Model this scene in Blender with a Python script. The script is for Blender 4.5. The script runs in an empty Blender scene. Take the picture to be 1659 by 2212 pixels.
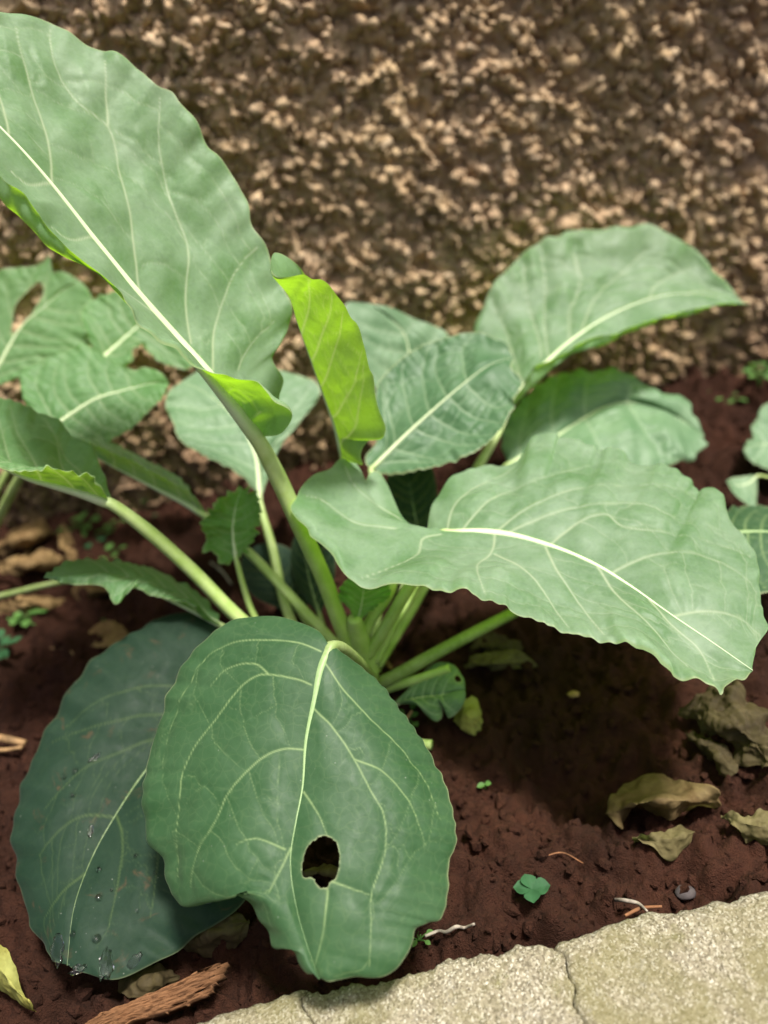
import bpy, math, random
import numpy as np
from mathutils import Matrix, Vector, kdtree

random.seed(7)
rng = np.random.default_rng(7)
scene = bpy.context.scene
COL = scene.collection

# ------------------------------------------------------------------ camera
PITCH, ROLL, CAM_H, VFOV = math.radians(31), math.radians(9), 0.50, math.radians(66)
W_PX, H_PX = 1659.0, 2212.0                      # pixel frame in which the photograph was measured
FOC = (H_PX/2)/math.tan(VFOV/2)
fwd = np.array([0, math.cos(PITCH), -math.sin(PITCH)])
_r0 = np.array([1.0, 0, 0]); _u0 = np.array([0, math.sin(PITCH), math.cos(PITCH)])
cup_ = _u0*math.cos(ROLL) + _r0*math.sin(ROLL)
crt_ = _r0*math.cos(ROLL) - _u0*math.sin(ROLL)
CAM = np.array([0, 0, CAM_H])
cam = bpy.data.cameras.new('camera'); camo = bpy.data.objects.new('camera', cam); COL.objects.link(camo)
camo.matrix_world = Matrix(((crt_[0], cup_[0], -fwd[0], CAM[0]), (crt_[1], cup_[1], -fwd[1], CAM[1]),
                            (crt_[2], cup_[2], -fwd[2], CAM[2]), (0, 0, 0, 1)))
cam.sensor_fit = 'VERTICAL'; cam.sensor_height = 36; cam.sensor_width = 27
cam.lens = 18/math.tan(VFOV/2); cam.clip_start = 0.01; cam.clip_end = 200
cam.dof.use_dof = True; cam.dof.focus_distance = 0.51; cam.dof.aperture_fstop = 3.0
scene.camera = camo

# ------------------------------------------------------------------ sky, sun, exposure
SUN_DIR = Vector((0.24, -0.15, 0.95)).normalized()       # towards the sun
el = math.asin(SUN_DIR.z); az = math.atan2(SUN_DIR.x, SUN_DIR.y)
world = bpy.data.worlds.new('World'); scene.world = world; world.use_nodes = True
wn = world.node_tree; wn.nodes.clear()
sky = wn.nodes.new('ShaderNodeTexSky'); sky.sky_type = 'NISHITA'; sky.sun_disc = False
sky.sun_elevation = el; sky.sun_rotation = az; sky.dust_density = 6.0; sky.ozone_density = 0.4; sky.air_density = 0.75
bg = wn.nodes.new('ShaderNodeBackground'); bg.inputs['Strength'].default_value = 0.105
wo = wn.nodes.new('ShaderNodeOutputWorld')
wn.links.new(sky.outputs[0], bg.inputs[0]); wn.links.new(bg.outputs[0], wo.inputs[0])
sl = bpy.data.lights.new('sun', 'SUN'); sl.energy = 4.9; sl.angle = math.radians(8); sl.color = (1, 0.96, 0.9)
so = bpy.data.objects.new('sun', sl); COL.objects.link(so)
so.rotation_euler = SUN_DIR.to_track_quat('Z', 'Y').to_euler(); so.location = (1, -1, 4)
vs = scene.view_settings; vs.view_transform = 'Standard'; vs.look = 'None'; vs.exposure = 0.56; vs.gamma = 1
vs.use_curve_mapping = False

# ------------------------------------------------------------------ pixel helpers
def ray(x, y): return fwd + crt_*((x - W_PX/2)/FOC) + cup_*((H_PX/2 - y)/FOC)
def P(x, y, d): return CAM + d*ray(x, y)
def gdep(x, y, z=0.0):
    r = ray(x, y); return (z - CAM_H)/r[2]
def G(x, y, z=0.0): return P(x, y, gdep(x, y, z))

# ------------------------------------------------------------------ noise
_perm = rng.permutation(256); _perm = np.concatenate([_perm]*3)
_grad = rng.normal(size=(256, 3)); _grad /= np.linalg.norm(_grad, axis=1)[:, None]
def noise3(p):
    p = np.asarray(p, float); i = np.floor(p).astype(int); f = p - i; i &= 255
    w = f*f*f*(f*(f*6 - 15) + 10); out = 0
    for dx in (0, 1):
        for dy in (0, 1):
            for dz in (0, 1):
                h = _perm[_perm[_perm[(i[..., 0]+dx) & 255] + ((i[..., 1]+dy) & 255)] + ((i[..., 2]+dz) & 255)]
                g = _grad[h]
                dot = g[..., 0]*(f[..., 0]-dx) + g[..., 1]*(f[..., 1]-dy) + g[..., 2]*(f[..., 2]-dz)
                out = out + dot*(w[..., 0] if dx else 1-w[..., 0])*(w[..., 1] if dy else 1-w[..., 1])*(w[..., 2] if dz else 1-w[..., 2])
    return out*1.6
def fbm(p, octv=4, lac=2.1, gain=0.5):
    a, s = 1.0, 0; p = np.asarray(p, float).copy()
    for _ in range(octv):
        s = s + a*noise3(p); p = p*lac + 17.3; a *= gain
    return s

# ------------------------------------------------------------------ mesh helpers
def link(o, parent=None):
    COL.objects.link(o)
    if parent is not None: o.parent = parent; o.matrix_parent_inverse = parent.matrix_world.inverted()
    return o
def mesh_obj(name, verts, faces, mat, parent=None, smooth=True, attrs=None):
    me = bpy.data.meshes.new(name)
    verts = np.asarray(verts, np.float32); faces = np.asarray(faces, np.int32)
    n, k = faces.shape
    me.vertices.add(len(verts)); me.vertices.foreach_set('co', verts.ravel())
    me.loops.add(n*k); me.loops.foreach_set('vertex_index', faces.ravel())
    me.polygons.add(n); me.polygons.foreach_set('loop_start', np.arange(0, n*k, k, dtype=np.int32))
    me.polygons.foreach_set('loop_total', np.full(n, k, np.int32))
    me.polygons.foreach_set('use_smooth', np.full(n, smooth, bool))
    if attrs:
        for a, val in attrs.items():
            at = me.attributes.new(a, 'FLOAT', 'POINT'); at.data.foreach_set('value', np.asarray(val, np.float32).ravel())
    me.update(calc_edges=True); me.validate()
    if mat: me.materials.append(mat)
    o = bpy.data.objects.new(name, me)
    return link(o, parent)
def tag(o, label, cat, group=None, kind=None):
    if label: o['label'] = label
    if cat: o['category'] = cat
    if group: o['group'] = group
    if kind: o['kind'] = kind
    return o
def empty(name, loc):
    o = bpy.data.objects.new(name, None); o.empty_display_size = 0.05; o.location = loc; COL.objects.link(o)
    o.matrix_world = Matrix.Translation(Vector(loc)); return o
def grid_faces(nu, nv):
    i = np.arange(nu*nv).reshape(nu, nv)
    return np.stack([i[:-1, :-1], i[1:, :-1], i[1:, 1:], i[:-1, 1:]], -1).reshape(-1, 4)
def catmull(pts, n_per=10):
    p = np.asarray(pts, float)
    if len(p) == 2: return np.linspace(p[0], p[1], n_per+1)
    p = np.vstack([2*p[0]-p[1], p, 2*p[-1]-p[-2]]); out = []
    for i in range(1, len(p)-2):
        p0, p1, p2, p3 = p[i-1], p[i], p[i+1], p[i+2]
        t0 = 0; t1 = t0 + np.linalg.norm(p1-p0)**.5 + 1e-9; t2 = t1 + np.linalg.norm(p2-p1)**.5 + 1e-9; t3 = t2 + np.linalg.norm(p3-p2)**.5 + 1e-9
        t = np.linspace(t1, t2, n_per, endpoint=False)[:, None]
        a1 = (t1-t)/(t1-t0)*p0 + (t-t0)/(t1-t0)*p1; a2 = (t2-t)/(t2-t1)*p1 + (t-t1)/(t2-t1)*p2; a3 = (t3-t)/(t3-t2)*p2 + (t-t2)/(t3-t2)*p3
        b1 = (t2-t)/(t2-t0)*a1 + (t-t0)/(t2-t0)*a2; b2 = (t3-t)/(t3-t1)*a2 + (t-t1)/(t3-t1)*a3
        out.append((t2-t)/(t2-t1)*b1 + (t-t1)/(t2-t1)*b2)
    out.append(p[-2][None]); return np.vstack(out)
def arclen(p):
    return np.concatenate([[0], np.cumsum(np.linalg.norm(np.diff(p, axis=0), axis=1))])
def interp(x, xp, fp): return np.stack([np.interp(x, xp, fp[:, k]) for k in range(fp.shape[1])], -1)
def tube(name, pts, radii, mat, parent=None, seg=12, n_per=8, flat=1.0, groove=0.0, up=(0, 0, 1), lump=0.0, cap=True, along=None):
    c = catmull(pts, n_per); s = arclen(c); s /= s[-1]
    r = np.interp(s, np.linspace(0, 1, len(radii)), radii)
    T = np.gradient(c, axis=0); T /= np.linalg.norm(T, axis=1)[:, None] + 1e-12
    upv = np.asarray(up, float); V = []
    prev = None
    th = np.linspace(0, 2*math.pi, seg, endpoint=False)
    for i in range(len(c)):
        a = np.cross(T[i], upv) if prev is None else prev - T[i]*np.dot(prev, T[i])
        if np.linalg.norm(a) < 1e-4: a = np.cross(T[i], [1, 0.3, 0])
        a /= np.linalg.norm(a); b = np.cross(a, T[i]); prev = a
        rr = r[i]*(1 - groove*np.exp(-((th-math.pi/2)/0.55)**2))
        ring = c[i] + (np.cos(th)*rr)[:, None]*a + (np.sin(th)*rr*flat)[:, None]*b
        V.append(ring)
    V = np.array(V); n = len(c)
    if lump: V = V + (noise3(V.reshape(-1, 3)*90)*lump).reshape(n, seg, 1)*((V - c[:, None])/np.maximum(r[:, None, None], 1e-6))
    idx = np.arange(n*seg).reshape(n, seg)
    f = np.stack([idx[:-1], np.roll(idx[:-1], -1, 1), np.roll(idx[1:], -1, 1), idx[1:]], -1).reshape(-1, 4)
    verts = V.reshape(-1, 3)
    if cap:
        verts = np.vstack([verts, c[:1], c[-1:]]); a0, a1 = n*seg, n*seg+1
        f0 = np.stack([np.full(seg, a0), np.roll(idx[0], -1), idx[0], idx[0]], -1)
        # quads with a repeated corner are avoided: split the caps in two-triangle fans
        cf = []
        for k in range(0, seg, 2): cf.append([a0, idx[0, (k+2) % seg], idx[0, (k+1) % seg], idx[0, k]])
        for k in range(0, seg, 2): cf.append([a1, idx[-1, k], idx[-1, (k+1) % seg], idx[-1, (k+2) % seg]])
        f = np.vstack([f, cf])
    if along is not None: s = np.interp(s, np.linspace(0, 1, len(along)), along)
    t = np.concatenate([np.repeat(s, seg), [s[0], s[-1]]]) if cap else np.repeat(s, seg)
    return mesh_obj(name, verts, f, mat, parent, attrs={'along': t})

# ------------------------------------------------------------------ materials
class NT:
    def __init__(self, name):
        self.m = bpy.data.materials.new(name); self.m.use_nodes = True; self.t = self.m.node_tree; self.t.nodes.clear()
        self.out = self.n('OutputMaterial')
    def n(self, typ, **kw):
        nd = self.t.nodes.new('ShaderNode'+typ)
        for k, v in kw.items(): setattr(nd, k, v)
        return nd
    def l(self, a, b): self.t.links.new(a, b)
    def set(self, sock, v):
        if isinstance(v, bpy.types.NodeSocket): self.l(v, sock)
        elif isinstance(v, (tuple, list)) and len(v) == 3 and sock.type == 'RGBA': sock.default_value = (*v, 1)
        else: sock.default_value = v
    def coord(self, scale=1.0):
        tc = self.n('TexCoord'); mp = self.n('Mapping'); mp.inputs['Scale'].default_value = (scale,)*3 if not isinstance(scale, tuple) else scale
        self.l(tc.outputs['Object'], mp.inputs[0]); return mp.outputs[0]
    def noise(self, scale, detail=4, rough=0.5, vec=None, dist=0.0):
        nd = self.n('TexNoise'); nd.inputs['Scale'].default_value = scale; nd.inputs['Detail'].default_value = detail
        nd.inputs['Roughness'].default_value = rough; nd.inputs['Distortion'].default_value = dist
        if vec is not None: self.l(vec, nd.inputs['Vector'])
        return nd.outputs['Fac']
    def voro(self, scale, vec=None, feature='F1', out='Distance'):
        nd = self.n('TexVoronoi', feature=feature); nd.inputs['Scale'].default_value = scale
        if vec is not None: self.l(vec, nd.inputs['Vector'])
        return nd.outputs[out]
    def ramp(self, fac, stops):
        nd = self.n('ValToRGB'); self.l(fac, nd.inputs[0]); e = nd.color_ramp.elements
        while len(e) < len(stops): e.new(0.5)
        for k, (p, c) in enumerate(stops):
            e[k].position = p; e[k].color = (*c, 1) if len(c) == 3 else c
        return nd.outputs[0]
    def val(self, fac, lo, hi, a=0.0, b=1.0):
        nd = self.n('MapRange'); self.set(nd.inputs[0], fac)
        for k, v in enumerate((lo, hi, a, b)): nd.inputs[k+1].default_value = v
        return nd.outputs[0]
    def mix(self, fac, a, b, mode='MIX'):
        nd = self.n('MixRGB', blend_type=mode); self.set(nd.inputs[0], fac); self.set(nd.inputs[1], a); self.set(nd.inputs[2], b)
        return nd.outputs[0]
    def math(self, op, a, b=0.0):
        nd = self.n('Math', operation=op); self.set(nd.inputs[0], a); self.set(nd.inputs[1], b); return nd.outputs[0]
    def attr(self, name, typ='GEOMETRY'):
        nd = self.n('Attribute', attribute_type=typ); nd.attribute_name = name; return nd.outputs['Fac']
    def bump(self, h, strength=0.5, dist=0.001):
        nd = self.n('Bump'); nd.inputs['Strength'].default_value = strength; nd.inputs['Distance'].default_value = dist
        self.l(h, nd.inputs['Height']); return nd.outputs[0]
    def bsdf(self, color, rough=0.6, spec=0.3, normal=None, **kw):
        b = self.n('BsdfPrincipled'); self.set(b.inputs['Base Color'], color); self.set(b.inputs['Roughness'], rough)
        b.inputs['Specular IOR Level'].default_value = spec
        for k, v in kw.items(): self.set(b.inputs[k.replace('_', ' ')], v)
        if normal is not None: self.l(normal, b.inputs['Normal'])
        return b.outputs[0]
    def translucent(self, surf, color, fac):
        t = self.n('BsdfTranslucent'); self.set(t.inputs[0], color)
        m = self.n('MixShader'); self.set(m.inputs[0], fac); self.l(surf, m.inputs[1]); self.l(t.outputs[0], m.inputs[2]); return m.outputs[0]
    def done(self, surf): self.l(surf, self.out.inputs[0]); return self.m

def make_leaf_mat(name, base, bloom, trans, tfac=0.42, veincol=(0.42, 0.52, 0.30), rough=0.5, stain=0.0, rimf=0.55, spec=0.34):
    m = NT(name); v = m.coord()
    big = m.noise(28, 3, 0.55, v); fine = m.noise(420, 3, 0.6, v); mid = m.noise(95, 4, 0.6, v, 0.6)
    col = m.mix(m.val(big, 0.28, 0.72, 0.0, 1.0), base, bloom)
    col = m.mix(m.val(mid, 0.52, 0.75, 0, 0.22), col, tuple(c*0.62 for c in base))
    col = m.mix(m.val(fine, 0.35, 0.7, 0, 0.16), col, tuple(min(1, c*1.5) for c in bloom))
    blm = m.noise(16, 6, 0.7, v, 0.8); col = m.mix(m.val(blm, 0.56, 0.72, 0, 0.30), col, tuple(min(1, c*1.4+.015) for c in bloom))
    if stain:
        st = m.noise(34, 5, 0.7, v, 1.2); col = m.mix(m.val(st, 0.60, 0.68, 0, stain), col, (0.060, 0.042, 0.022))
    # finest net of veins, too thin to be modelled
    wv = m.n('VectorMath', operation='ADD'); m.l(v, wv.inputs[0])
    nz = m.n('TexNoise'); nz.inputs['Scale'].default_value = 60; m.l(v, nz.inputs['Vector'])
    sc = m.n('VectorMath', operation='SCALE'); m.l(nz.outputs['Color'], sc.inputs[0]); sc.inputs['Scale'].default_value = 0.012
    m.l(sc.outputs[0], wv.inputs[1])
    net = m.voro(130, wv.outputs[0], 'DISTANCE_TO_EDGE')
    netm = m.val(net, 0.0, 0.06, 1, 0)
    col = m.mix(m.math('MULTIPLY', netm, 0.07), col, veincol)
    spk = m.math('MULTIPLY', m.val(m.voro(170, v), 0.05, 0.09, 1, 0), m.val(m.noise(23, 2, .5, v), 0.55, 0.6))
    col = m.mix(m.math('MULTIPLY', spk, 0.30), col, (0.5, 0.52, 0.42))
    vein = m.attr('vein'); rim = m.attr('rim')
    col = m.mix(m.math('MULTIPLY', vein, 0.85), col, veincol)
    col = m.mix(m.math('MULTIPLY', rim, rimf), col, (0.50, 0.54, 0.28))
    h = m.math('ADD', m.math('MULTIPLY', fine, 0.5), m.math('MULTIPLY', netm, -0.12))
    nrm = m.bump(h, 0.25, 0.0008)
    s = m.bsdf(col, m.val(mid, 0.3, 0.7, rough-.06, rough+0.12), spec, nrm, Sheen_Weight=0.05, Sheen_Roughness=0.5)
    tcol = m.mix(m.math('MULTIPLY', vein, 0.85), m.mix(m.val(mid, 0.45, 0.75, 0, 0.5), trans, tuple(c*0.6 for c in trans)), (0.66, 0.76, 0.26))
    return m.done(m.translucent(s, tcol, tfac))
LEAF = make_leaf_mat('kale_leaf', (0.098, 0.210, 0.082), (0.262, 0.375, 0.240), (0.40, 0.74, 0.012), 0.48, (0.56, 0.66, 0.40))
LEAF_DARK = make_leaf_mat('kale_leaf_old_shaded', (0.025, 0.075, 0.025), (0.048, 0.106, 0.045), (0.13, 0.32, 0.03), 0.3, (0.30, 0.42, 0.17), spec=0.24)  # older leaf's darker green, with shade over it put into the colour too
LEAF_SHADED = make_leaf_mat('kale_leaf_shaded', (0.007, 0.024, 0.012), (0.015, 0.036, 0.020), (0.10, 0.22, 0.03), 0.2, (0.06, 0.10, 0.03), 0.60, 0.75, 0.15, 0.16)  # shade on the low and inner leaves is put into this near-black green
LEAF_BLUE = make_leaf_mat('kale_leaf_glaucous', (0.075, 0.170, 0.070), (0.175, 0.280, 0.155), (0.16, 0.36, 0.05), 0.28, (0.40, 0.50, 0.33))
LEAF_MID = make_leaf_mat('kale_leaf_middle', (0.040, 0.110, 0.040), (0.092, 0.175, 0.082), (0.12, 0.30, 0.04), 0.25, (0.30, 0.40, 0.24))
LEAF_YOUNG = make_leaf_mat('kale_leaf_young', (0.10, 0.26, 0.06), (0.15, 0.33, 0.09), (0.30, 0.58, 0.02), 0.45)
LEAF_BACK = make_leaf_mat('kale_leaf_distant', (0.095, 0.225, 0.075), (0.145, 0.280, 0.120), (0.34, 0.60, 0.02), 0.45)

def stalk_mat(name='kale_stalk', rib=(0.52, 0.60, 0.36), k=1.0):
    m = NT(name); v = m.coord(); a = m.attr('along')
    n1 = m.noise(60, 3, 0.5, v); st = m.n('TexNoise'); st.inputs['Scale'].default_value = 300; m.l(v, st.inputs['Vector'])
    col = m.mix(m.val(n1, 0.35, 0.7), (0.29*k, 0.41*k, 0.10*k), (0.42*k, 0.52*k, 0.20*k))
    col = m.mix(m.val(a, 0.42, 0.62), col, rib)
    col = m.mix(m.val(st.outputs['Fac'], 0.4, 0.7, 0, 0.2), col, (0.40, 0.50, 0.28))
    s = m.bsdf(col, 0.48, 0.35, m.bump(n1, 0.3, 0.001))
    return m.done(s)
STALK = stalk_mat(); STALK_DARK = stalk_mat('kale_stalk_old', (0.22, 0.33, 0.13), 0.6); STALK_SHADED = stalk_mat('kale_stalk_shaded', (0.07, 0.115, 0.035), 0.6)  # last one darkened to match the leaves with shade in their colour

def dry_mat(name, a, b, trans):
    m = NT(name); v = m.coord(); n1 = m.noise(45, 5, 0.65, v, 0.5); n2 = m.noise(220, 3, 0.6, v)
    col = m.mix(m.val(n1, 0.35, 0.65), a, b)
    col = m.mix(m.val(n2, 0.55, 0.75, 0, 0.5), col, tuple(c*0.4 for c in a))
    col = m.mix(m.math('MULTIPLY', m.attr('vein'), 0.4), col, tuple(min(1, c*1.5) for c in b))
    s = m.bsdf(col, 0.75, 0.2, m.bump(n2, 0.5, 0.001)); return m.done(m.translucent(s, trans, 0.2))
DRY_TAN = dry_mat('withered_tan', (0.10, 0.064, 0.026), (0.185, 0.135, 0.06), (0.35, 0.28, 0.08))  # tan deepened so its colour carries the shade on the curled leaf
DRY_OLIVE = dry_mat('withered_olive', (0.036, 0.026, 0.012), (0.08, 0.062, 0.027), (0.25, 0.25, 0.06))
DRY_GREEN = dry_mat('withered_green', (0.085, 0.068, 0.028), (0.165, 0.14, 0.062), (0.35, 0.4, 0.1))
DRY_BROWN = dry_mat('withered_brown', (0.14, 0.085, 0.035), (0.27, 0.18, 0.08), (0.30, 0.18, 0.05))
DRY_YELLOW = dry_mat('withered_yellow', (0.26, 0.24, 0.05), (0.30, 0.31, 0.09), (0.4, 0.4, 0.05))
def plain_mat(name, c, rough=0.7, var=0.5, sc=120, trans=None):
    m = NT(name); v = m.coord(); n1 = m.noise(sc, 4, 0.6, v)
    col = m.mix(m.val(n1, 0.3, 0.7), tuple(x*(1-var) for x in c), tuple(min(1, x*(1+var*.6)) for x in c))
    s = m.bsdf(col, rough, 0.25, m.bump(n1, 0.5, 0.001))
    if trans: s = m.translucent(s, trans, 0.35)
    return m.done(s)
TWIG_PALE = plain_mat('twig_pale', (0.30, 0.26, 0.21)); TWIG_ORANGE = plain_mat('twig_orange', (0.22, 0.10, 0.045))
STRAW = plain_mat('straw', (0.27, 0.165, 0.075)); WEED = plain_mat('weed_leaf', (0.10, 0.22, 0.05), 0.55, 0.35, 200, (0.16, 0.36, 0.03))
CLOVER = plain_mat('clover_leaf', (0.04, 0.125, 0.05), 0.55, 0.25, 150, (0.08, 0.24, 0.03))
PEBBLE = plain_mat('pebble_stone', (0.06, 0.05, 0.05), 0.8, 0.4, 150)

def soil_mat():
    m = NT('red_soil'); v = m.coord(); n1 = m.noise(7, 4, 0.6, v); n2 = m.noise(120, 5, 0.7, v); n3 = m.noise(900, 3, 0.6, v)
    col = m.mix(m.val(n1, 0.35, 0.65), (0.036, 0.0145, 0.0085), (0.074, 0.028, 0.016))
    col = m.mix(m.val(n2, 0.35, 0.7), m.mix(0.5, col, (0.018, 0.009, 0.006)), col)
    col = m.mix(m.val(n3, 0.62, 0.8, 0, 0.5), col, (0.10, 0.045, 0.028))
    return m.done(m.bsdf(col, 0.9, 0.12, m.bump(m.math('ADD', n2, m.math('MULTIPLY', n3, .6)), 1.0, 0.005)))
SOIL = soil_mat()
def wall_mat():
    m = NT('roughcast_render'); v = m.coord(); n1 = m.noise(5, 4, 0.6, v); n2 = m.noise(42, 4, 0.65, v); n3 = m.noise(350, 4, 0.65, v)
    isl = m.attr('tint')
    col = m.mix(m.val(n2, 0.36, 0.64), (0.38, 0.255, 0.15), (0.52, 0.38, 0.24))
    col = m.mix(m.val(n1, 0.42, 0.62, 0, 0.55), col, (0.47, 0.35, 0.18))
    col = m.mix(m.val(isl, 0.55, 1.0, 0, 0.75), col, (0.40, 0.315, 0.215))
    col = m.mix(m.val(isl, 0.0, 0.3, 0.55, 0), col, (0.22, 0.15, 0.09))
    col = m.mix(m.val(n3, 0.55, 0.75, 0, 0.4), col, (0.14, 0.09, 0.055))
    sp = m.n('SeparateXYZ'); tc = m.n('TexCoord'); m.l(tc.outputs['Object'], sp.inputs[0])
    splash = m.val(m.math('ADD', sp.outputs[2], m.val(n1, 0.3, 0.7, -0.10, 0.10)), 0.02, 0.22, 0.6, 0)
    col = m.mix(splash, col, (0.15, 0.075, 0.045))
    return m.done(m.bsdf(col, 0.9, 0.12, m.bump(n3, 0.7, 0.002)))
WALL = wall_mat()
def kerb_mat():
    m = NT('mossy_concrete'); v = m.coord()
    n1 = m.noise(14, 5, 0.65, v, 0.6); n2 = m.noise(60, 4, 0.7, v); n3 = m.noise(650, 3, 0.7, v)
    vc = m.voro(800, v, 'F1', 'Color'); vd = m.voro(260, v, 'F1', 'Distance')
    bw = m.n('RGBToBW'); m.l(vc, bw.inputs[0])
    col = m.ramp(bw.outputs[0], [(0.15, (0.10, 0.085, 0.055)), (0.38, (0.24, 0.21, 0.145)), (0.64, (0.345, 0.31, 0.215)), (0.88, (0.60, 0.57, 0.46))])
    col = m.mix(m.val(n3, 0.35, 0.7, 0.5, 0), col, (0.24, 0.21, 0.14))
    col = m.mix(m.val(n1, 0.47, 0.62, 0, 0.55), col, (0.17, 0.155, 0.055))
    col = m.mix(m.val(n2, 0.60, 0.74, 0, 0.5), col, (0.16, 0.155, 0.045))
    col = m.mix(m.val(n2, 0.25, 0.40, 0.5, 0), col, (0.44, 0.42, 0.36))
    h = m.math('ADD', bw.outputs[0], m.math('MULTIPLY', n3, 1.5))
    return m.done(m.bsdf(col, 0.88, 0.2, m.bump(h, 0.8, 0.0015)))
KERB = kerb_mat()
def bark_mat():
    m = NT('fibrous_bark'); v = m.coord(); n1 = m.noise(60, 4, 0.7, m.coord((1, 1, 1))); n2 = m.noise(500, 3, 0.6, v)
    a = m.attr('fib'); col = m.mix(m.val(a, 0.2, 0.9), (0.04, 0.018, 0.009), (0.24, 0.12, 0.055))
    col = m.mix(m.val(n1, 0.4, 0.7, 0, 0.5), col, (0.17, 0.08, 0.035)); col = m.mix(m.val(n2, 0.55, 0.7, 0, 0.5), col, (0.07, 0.035, 0.015))
    return m.done(m.bsdf(col, 0.85, 0.15, m.bump(n2, 0.6, 0.001)))
BARK = bark_mat()
def water_mat():
    m = NT('clear_water'); b = m.n('BsdfPrincipled'); b.inputs['Roughness'].default_value = 0.02; b.inputs['IOR'].default_value = 1.33
    b.inputs['Transmission Weight'].default_value = 1.0; b.inputs['Base Color'].default_value = (1, 1, 1, 1); return m.done(b.outputs[0])
WATER = water_mat()

# ================================================================== SETTING
# soil: one sheet, fine where the camera sees it
def spaced(lo, a, b, hi, step, ncoarse):
    f = np.arange(a, b, step)
    k = np.linspace(0, 1, ncoarse+1)[1:]**2.2
    return np.concatenate([(a - (a-lo)*k)[::-1], f, b + (hi-b)*np.concatenate([[0], k])])
def soil_h(X, Y):
    p = np.stack([X, Y, np.zeros_like(X)], -1)
    w = p + 0.010*np.stack([noise3(p*30), noise3(p*30+40), np.zeros_like(X)], -1)
    h = 0.016*fbm(p*5.5+3, 2) + 0.012*fbm(w*20, 2) - 0.014
    clod = np.abs(noise3(w*42+9)); clod2 = np.abs(noise3(w*95+3)); clod3 = np.abs(noise3(w*190+3))
    h = h + 0.021*clod + 0.012*clod2 + 0.016*np.abs(noise3(w*23+71)) + 0.0055*clod3 + 0.010*np.clip(noise3(p*24+30)-.1, 0, 1) - 0.012*np.clip(noise3(p*33+60)-.25, 0, 1)
    h = h + 0.014*np.exp(-(((X+0.02)/0.10)**2 + ((Y-0.56)/0.10)**2)) - 0.006
    h = h - 0.045*np.exp(-(((X-0.14)/0.075)**2 + ((Y-0.41)/0.05)**2))      # hollow under the right leaf
    h = h - 0.012*np.clip((0.36-Y)/0.06, 0, 1) + 0.02*np.clip((Y-0.93)/0.1, 0, 1)
    return h
gx = spaced(-8, -0.62, 0.86, 8, 0.0027, 26); gy = spaced(-8, 0.16, 1.06, 1.4, 0.0027, 26)
X, Y = np.meshgrid(gx, gy, indexing='ij'); Z = soil_h(X, Y)
far = np.clip((np.hypot(X, Y-0.6) - 1.4)/1.0, 0, 1); Z = Z*(1-far) - 0.03*far
soil = mesh_obj('soil', np.stack([X, Y, Z], -1).reshape(-1, 3), grid_faces(len(gx), len(gy)), SOIL)
tag(soil, 'loose reddish brown garden soil of the planting bed', 'soil', kind='structure')
def Gs(x, y, lift=0.0):                                # a pixel on the uneven soil
    z = 0.0
    for _ in range(6):
        q = G(x, y, z); z = float(soil_h(np.array([q[0]]), np.array([q[1]]))[0]) + lift
    return G(x, y, z)
def gd_s(x, y, lift=0.0):
    q = Gs(x, y, lift); return float(np.dot(q - CAM, fwd))

# crumbs of soil
def ico(sub=1):
    import bmesh
    bm = bmesh.new(); bmesh.ops.create_icosphere(bm, subdivisions=sub, radius=1.0)
    v = np.array([x.co[:] for x in bm.verts]); f = np.array([[y.index for y in x.verts] for x in bm.faces]); bm.free(); return v, f
I1, F1 = ico(1); I2, F2 = ico(2)
def rand_rot(n):
    q = rng.normal(size=(n, 4)); q /= np.linalg.norm(q, axis=1)[:, None]
    w, x, y, z = q.T
    return np.stack([np.stack([1-2*(y*y+z*z), 2*(x*y-z*w), 2*(x*z+y*w)], -1), np.stack([2*(x*y+z*w), 1-2*(x*x+z*z), 2*(y*z-x*w)], -1),
                     np.stack([2*(x*z-y*w), 2*(y*z+x*w), 1-2*(x*x+y*y)], -1)], 1)
def scatter(name, base, faces, centers, radii, mat, parent=None, squash=(0.7, 1.3), rough=0.3, tint=None):
    n = len(centers); nv = len(base); k = 12
    var = np.stack([base*(1 + rough*noise3(base*1.3 + 11*i)[:, None] + rough*0.6*noise3(base*3.1 + 5*i)[:, None]) for i in range(k)])
    b = var[rng.integers(0, k, n)]
    sc = rng.uniform(*squash, size=(n, 1, 3))*radii[:, None, None]
    v = np.einsum('nij,nvj->nvi', rand_rot(n), b*sc) + centers[:, None, :]
    f = (faces[None] + (np.arange(n)*nv)[:, None, None]).reshape(-1, 3)
    at = {'tint': np.repeat(tint if tint is not None else rng.random(n), nv)}
    return mesh_obj(name, v.reshape(-1, 3), f, mat, parent, attrs=at)
n = 15000
cx = rng.uniform(-0.6, 0.8, n); cy = rng.uniform(0.24, 1.0, n); rad = 0.0009 + 0.0046*rng.random(n)**3
cz = soil_h(cx, cy) + rad*0.35
crumbs = scatter('soil_crumbs', I1, F1, np.stack([cx, cy, cz], -1), rad, SOIL, None, (0.6, 1.4), 0.6)
for p_ in crumbs.data.polygons: p_.use_smooth = False
tag(crumbs, 'small crumbs and clods lying on the red soil', 'soil', kind='stuff')

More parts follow.
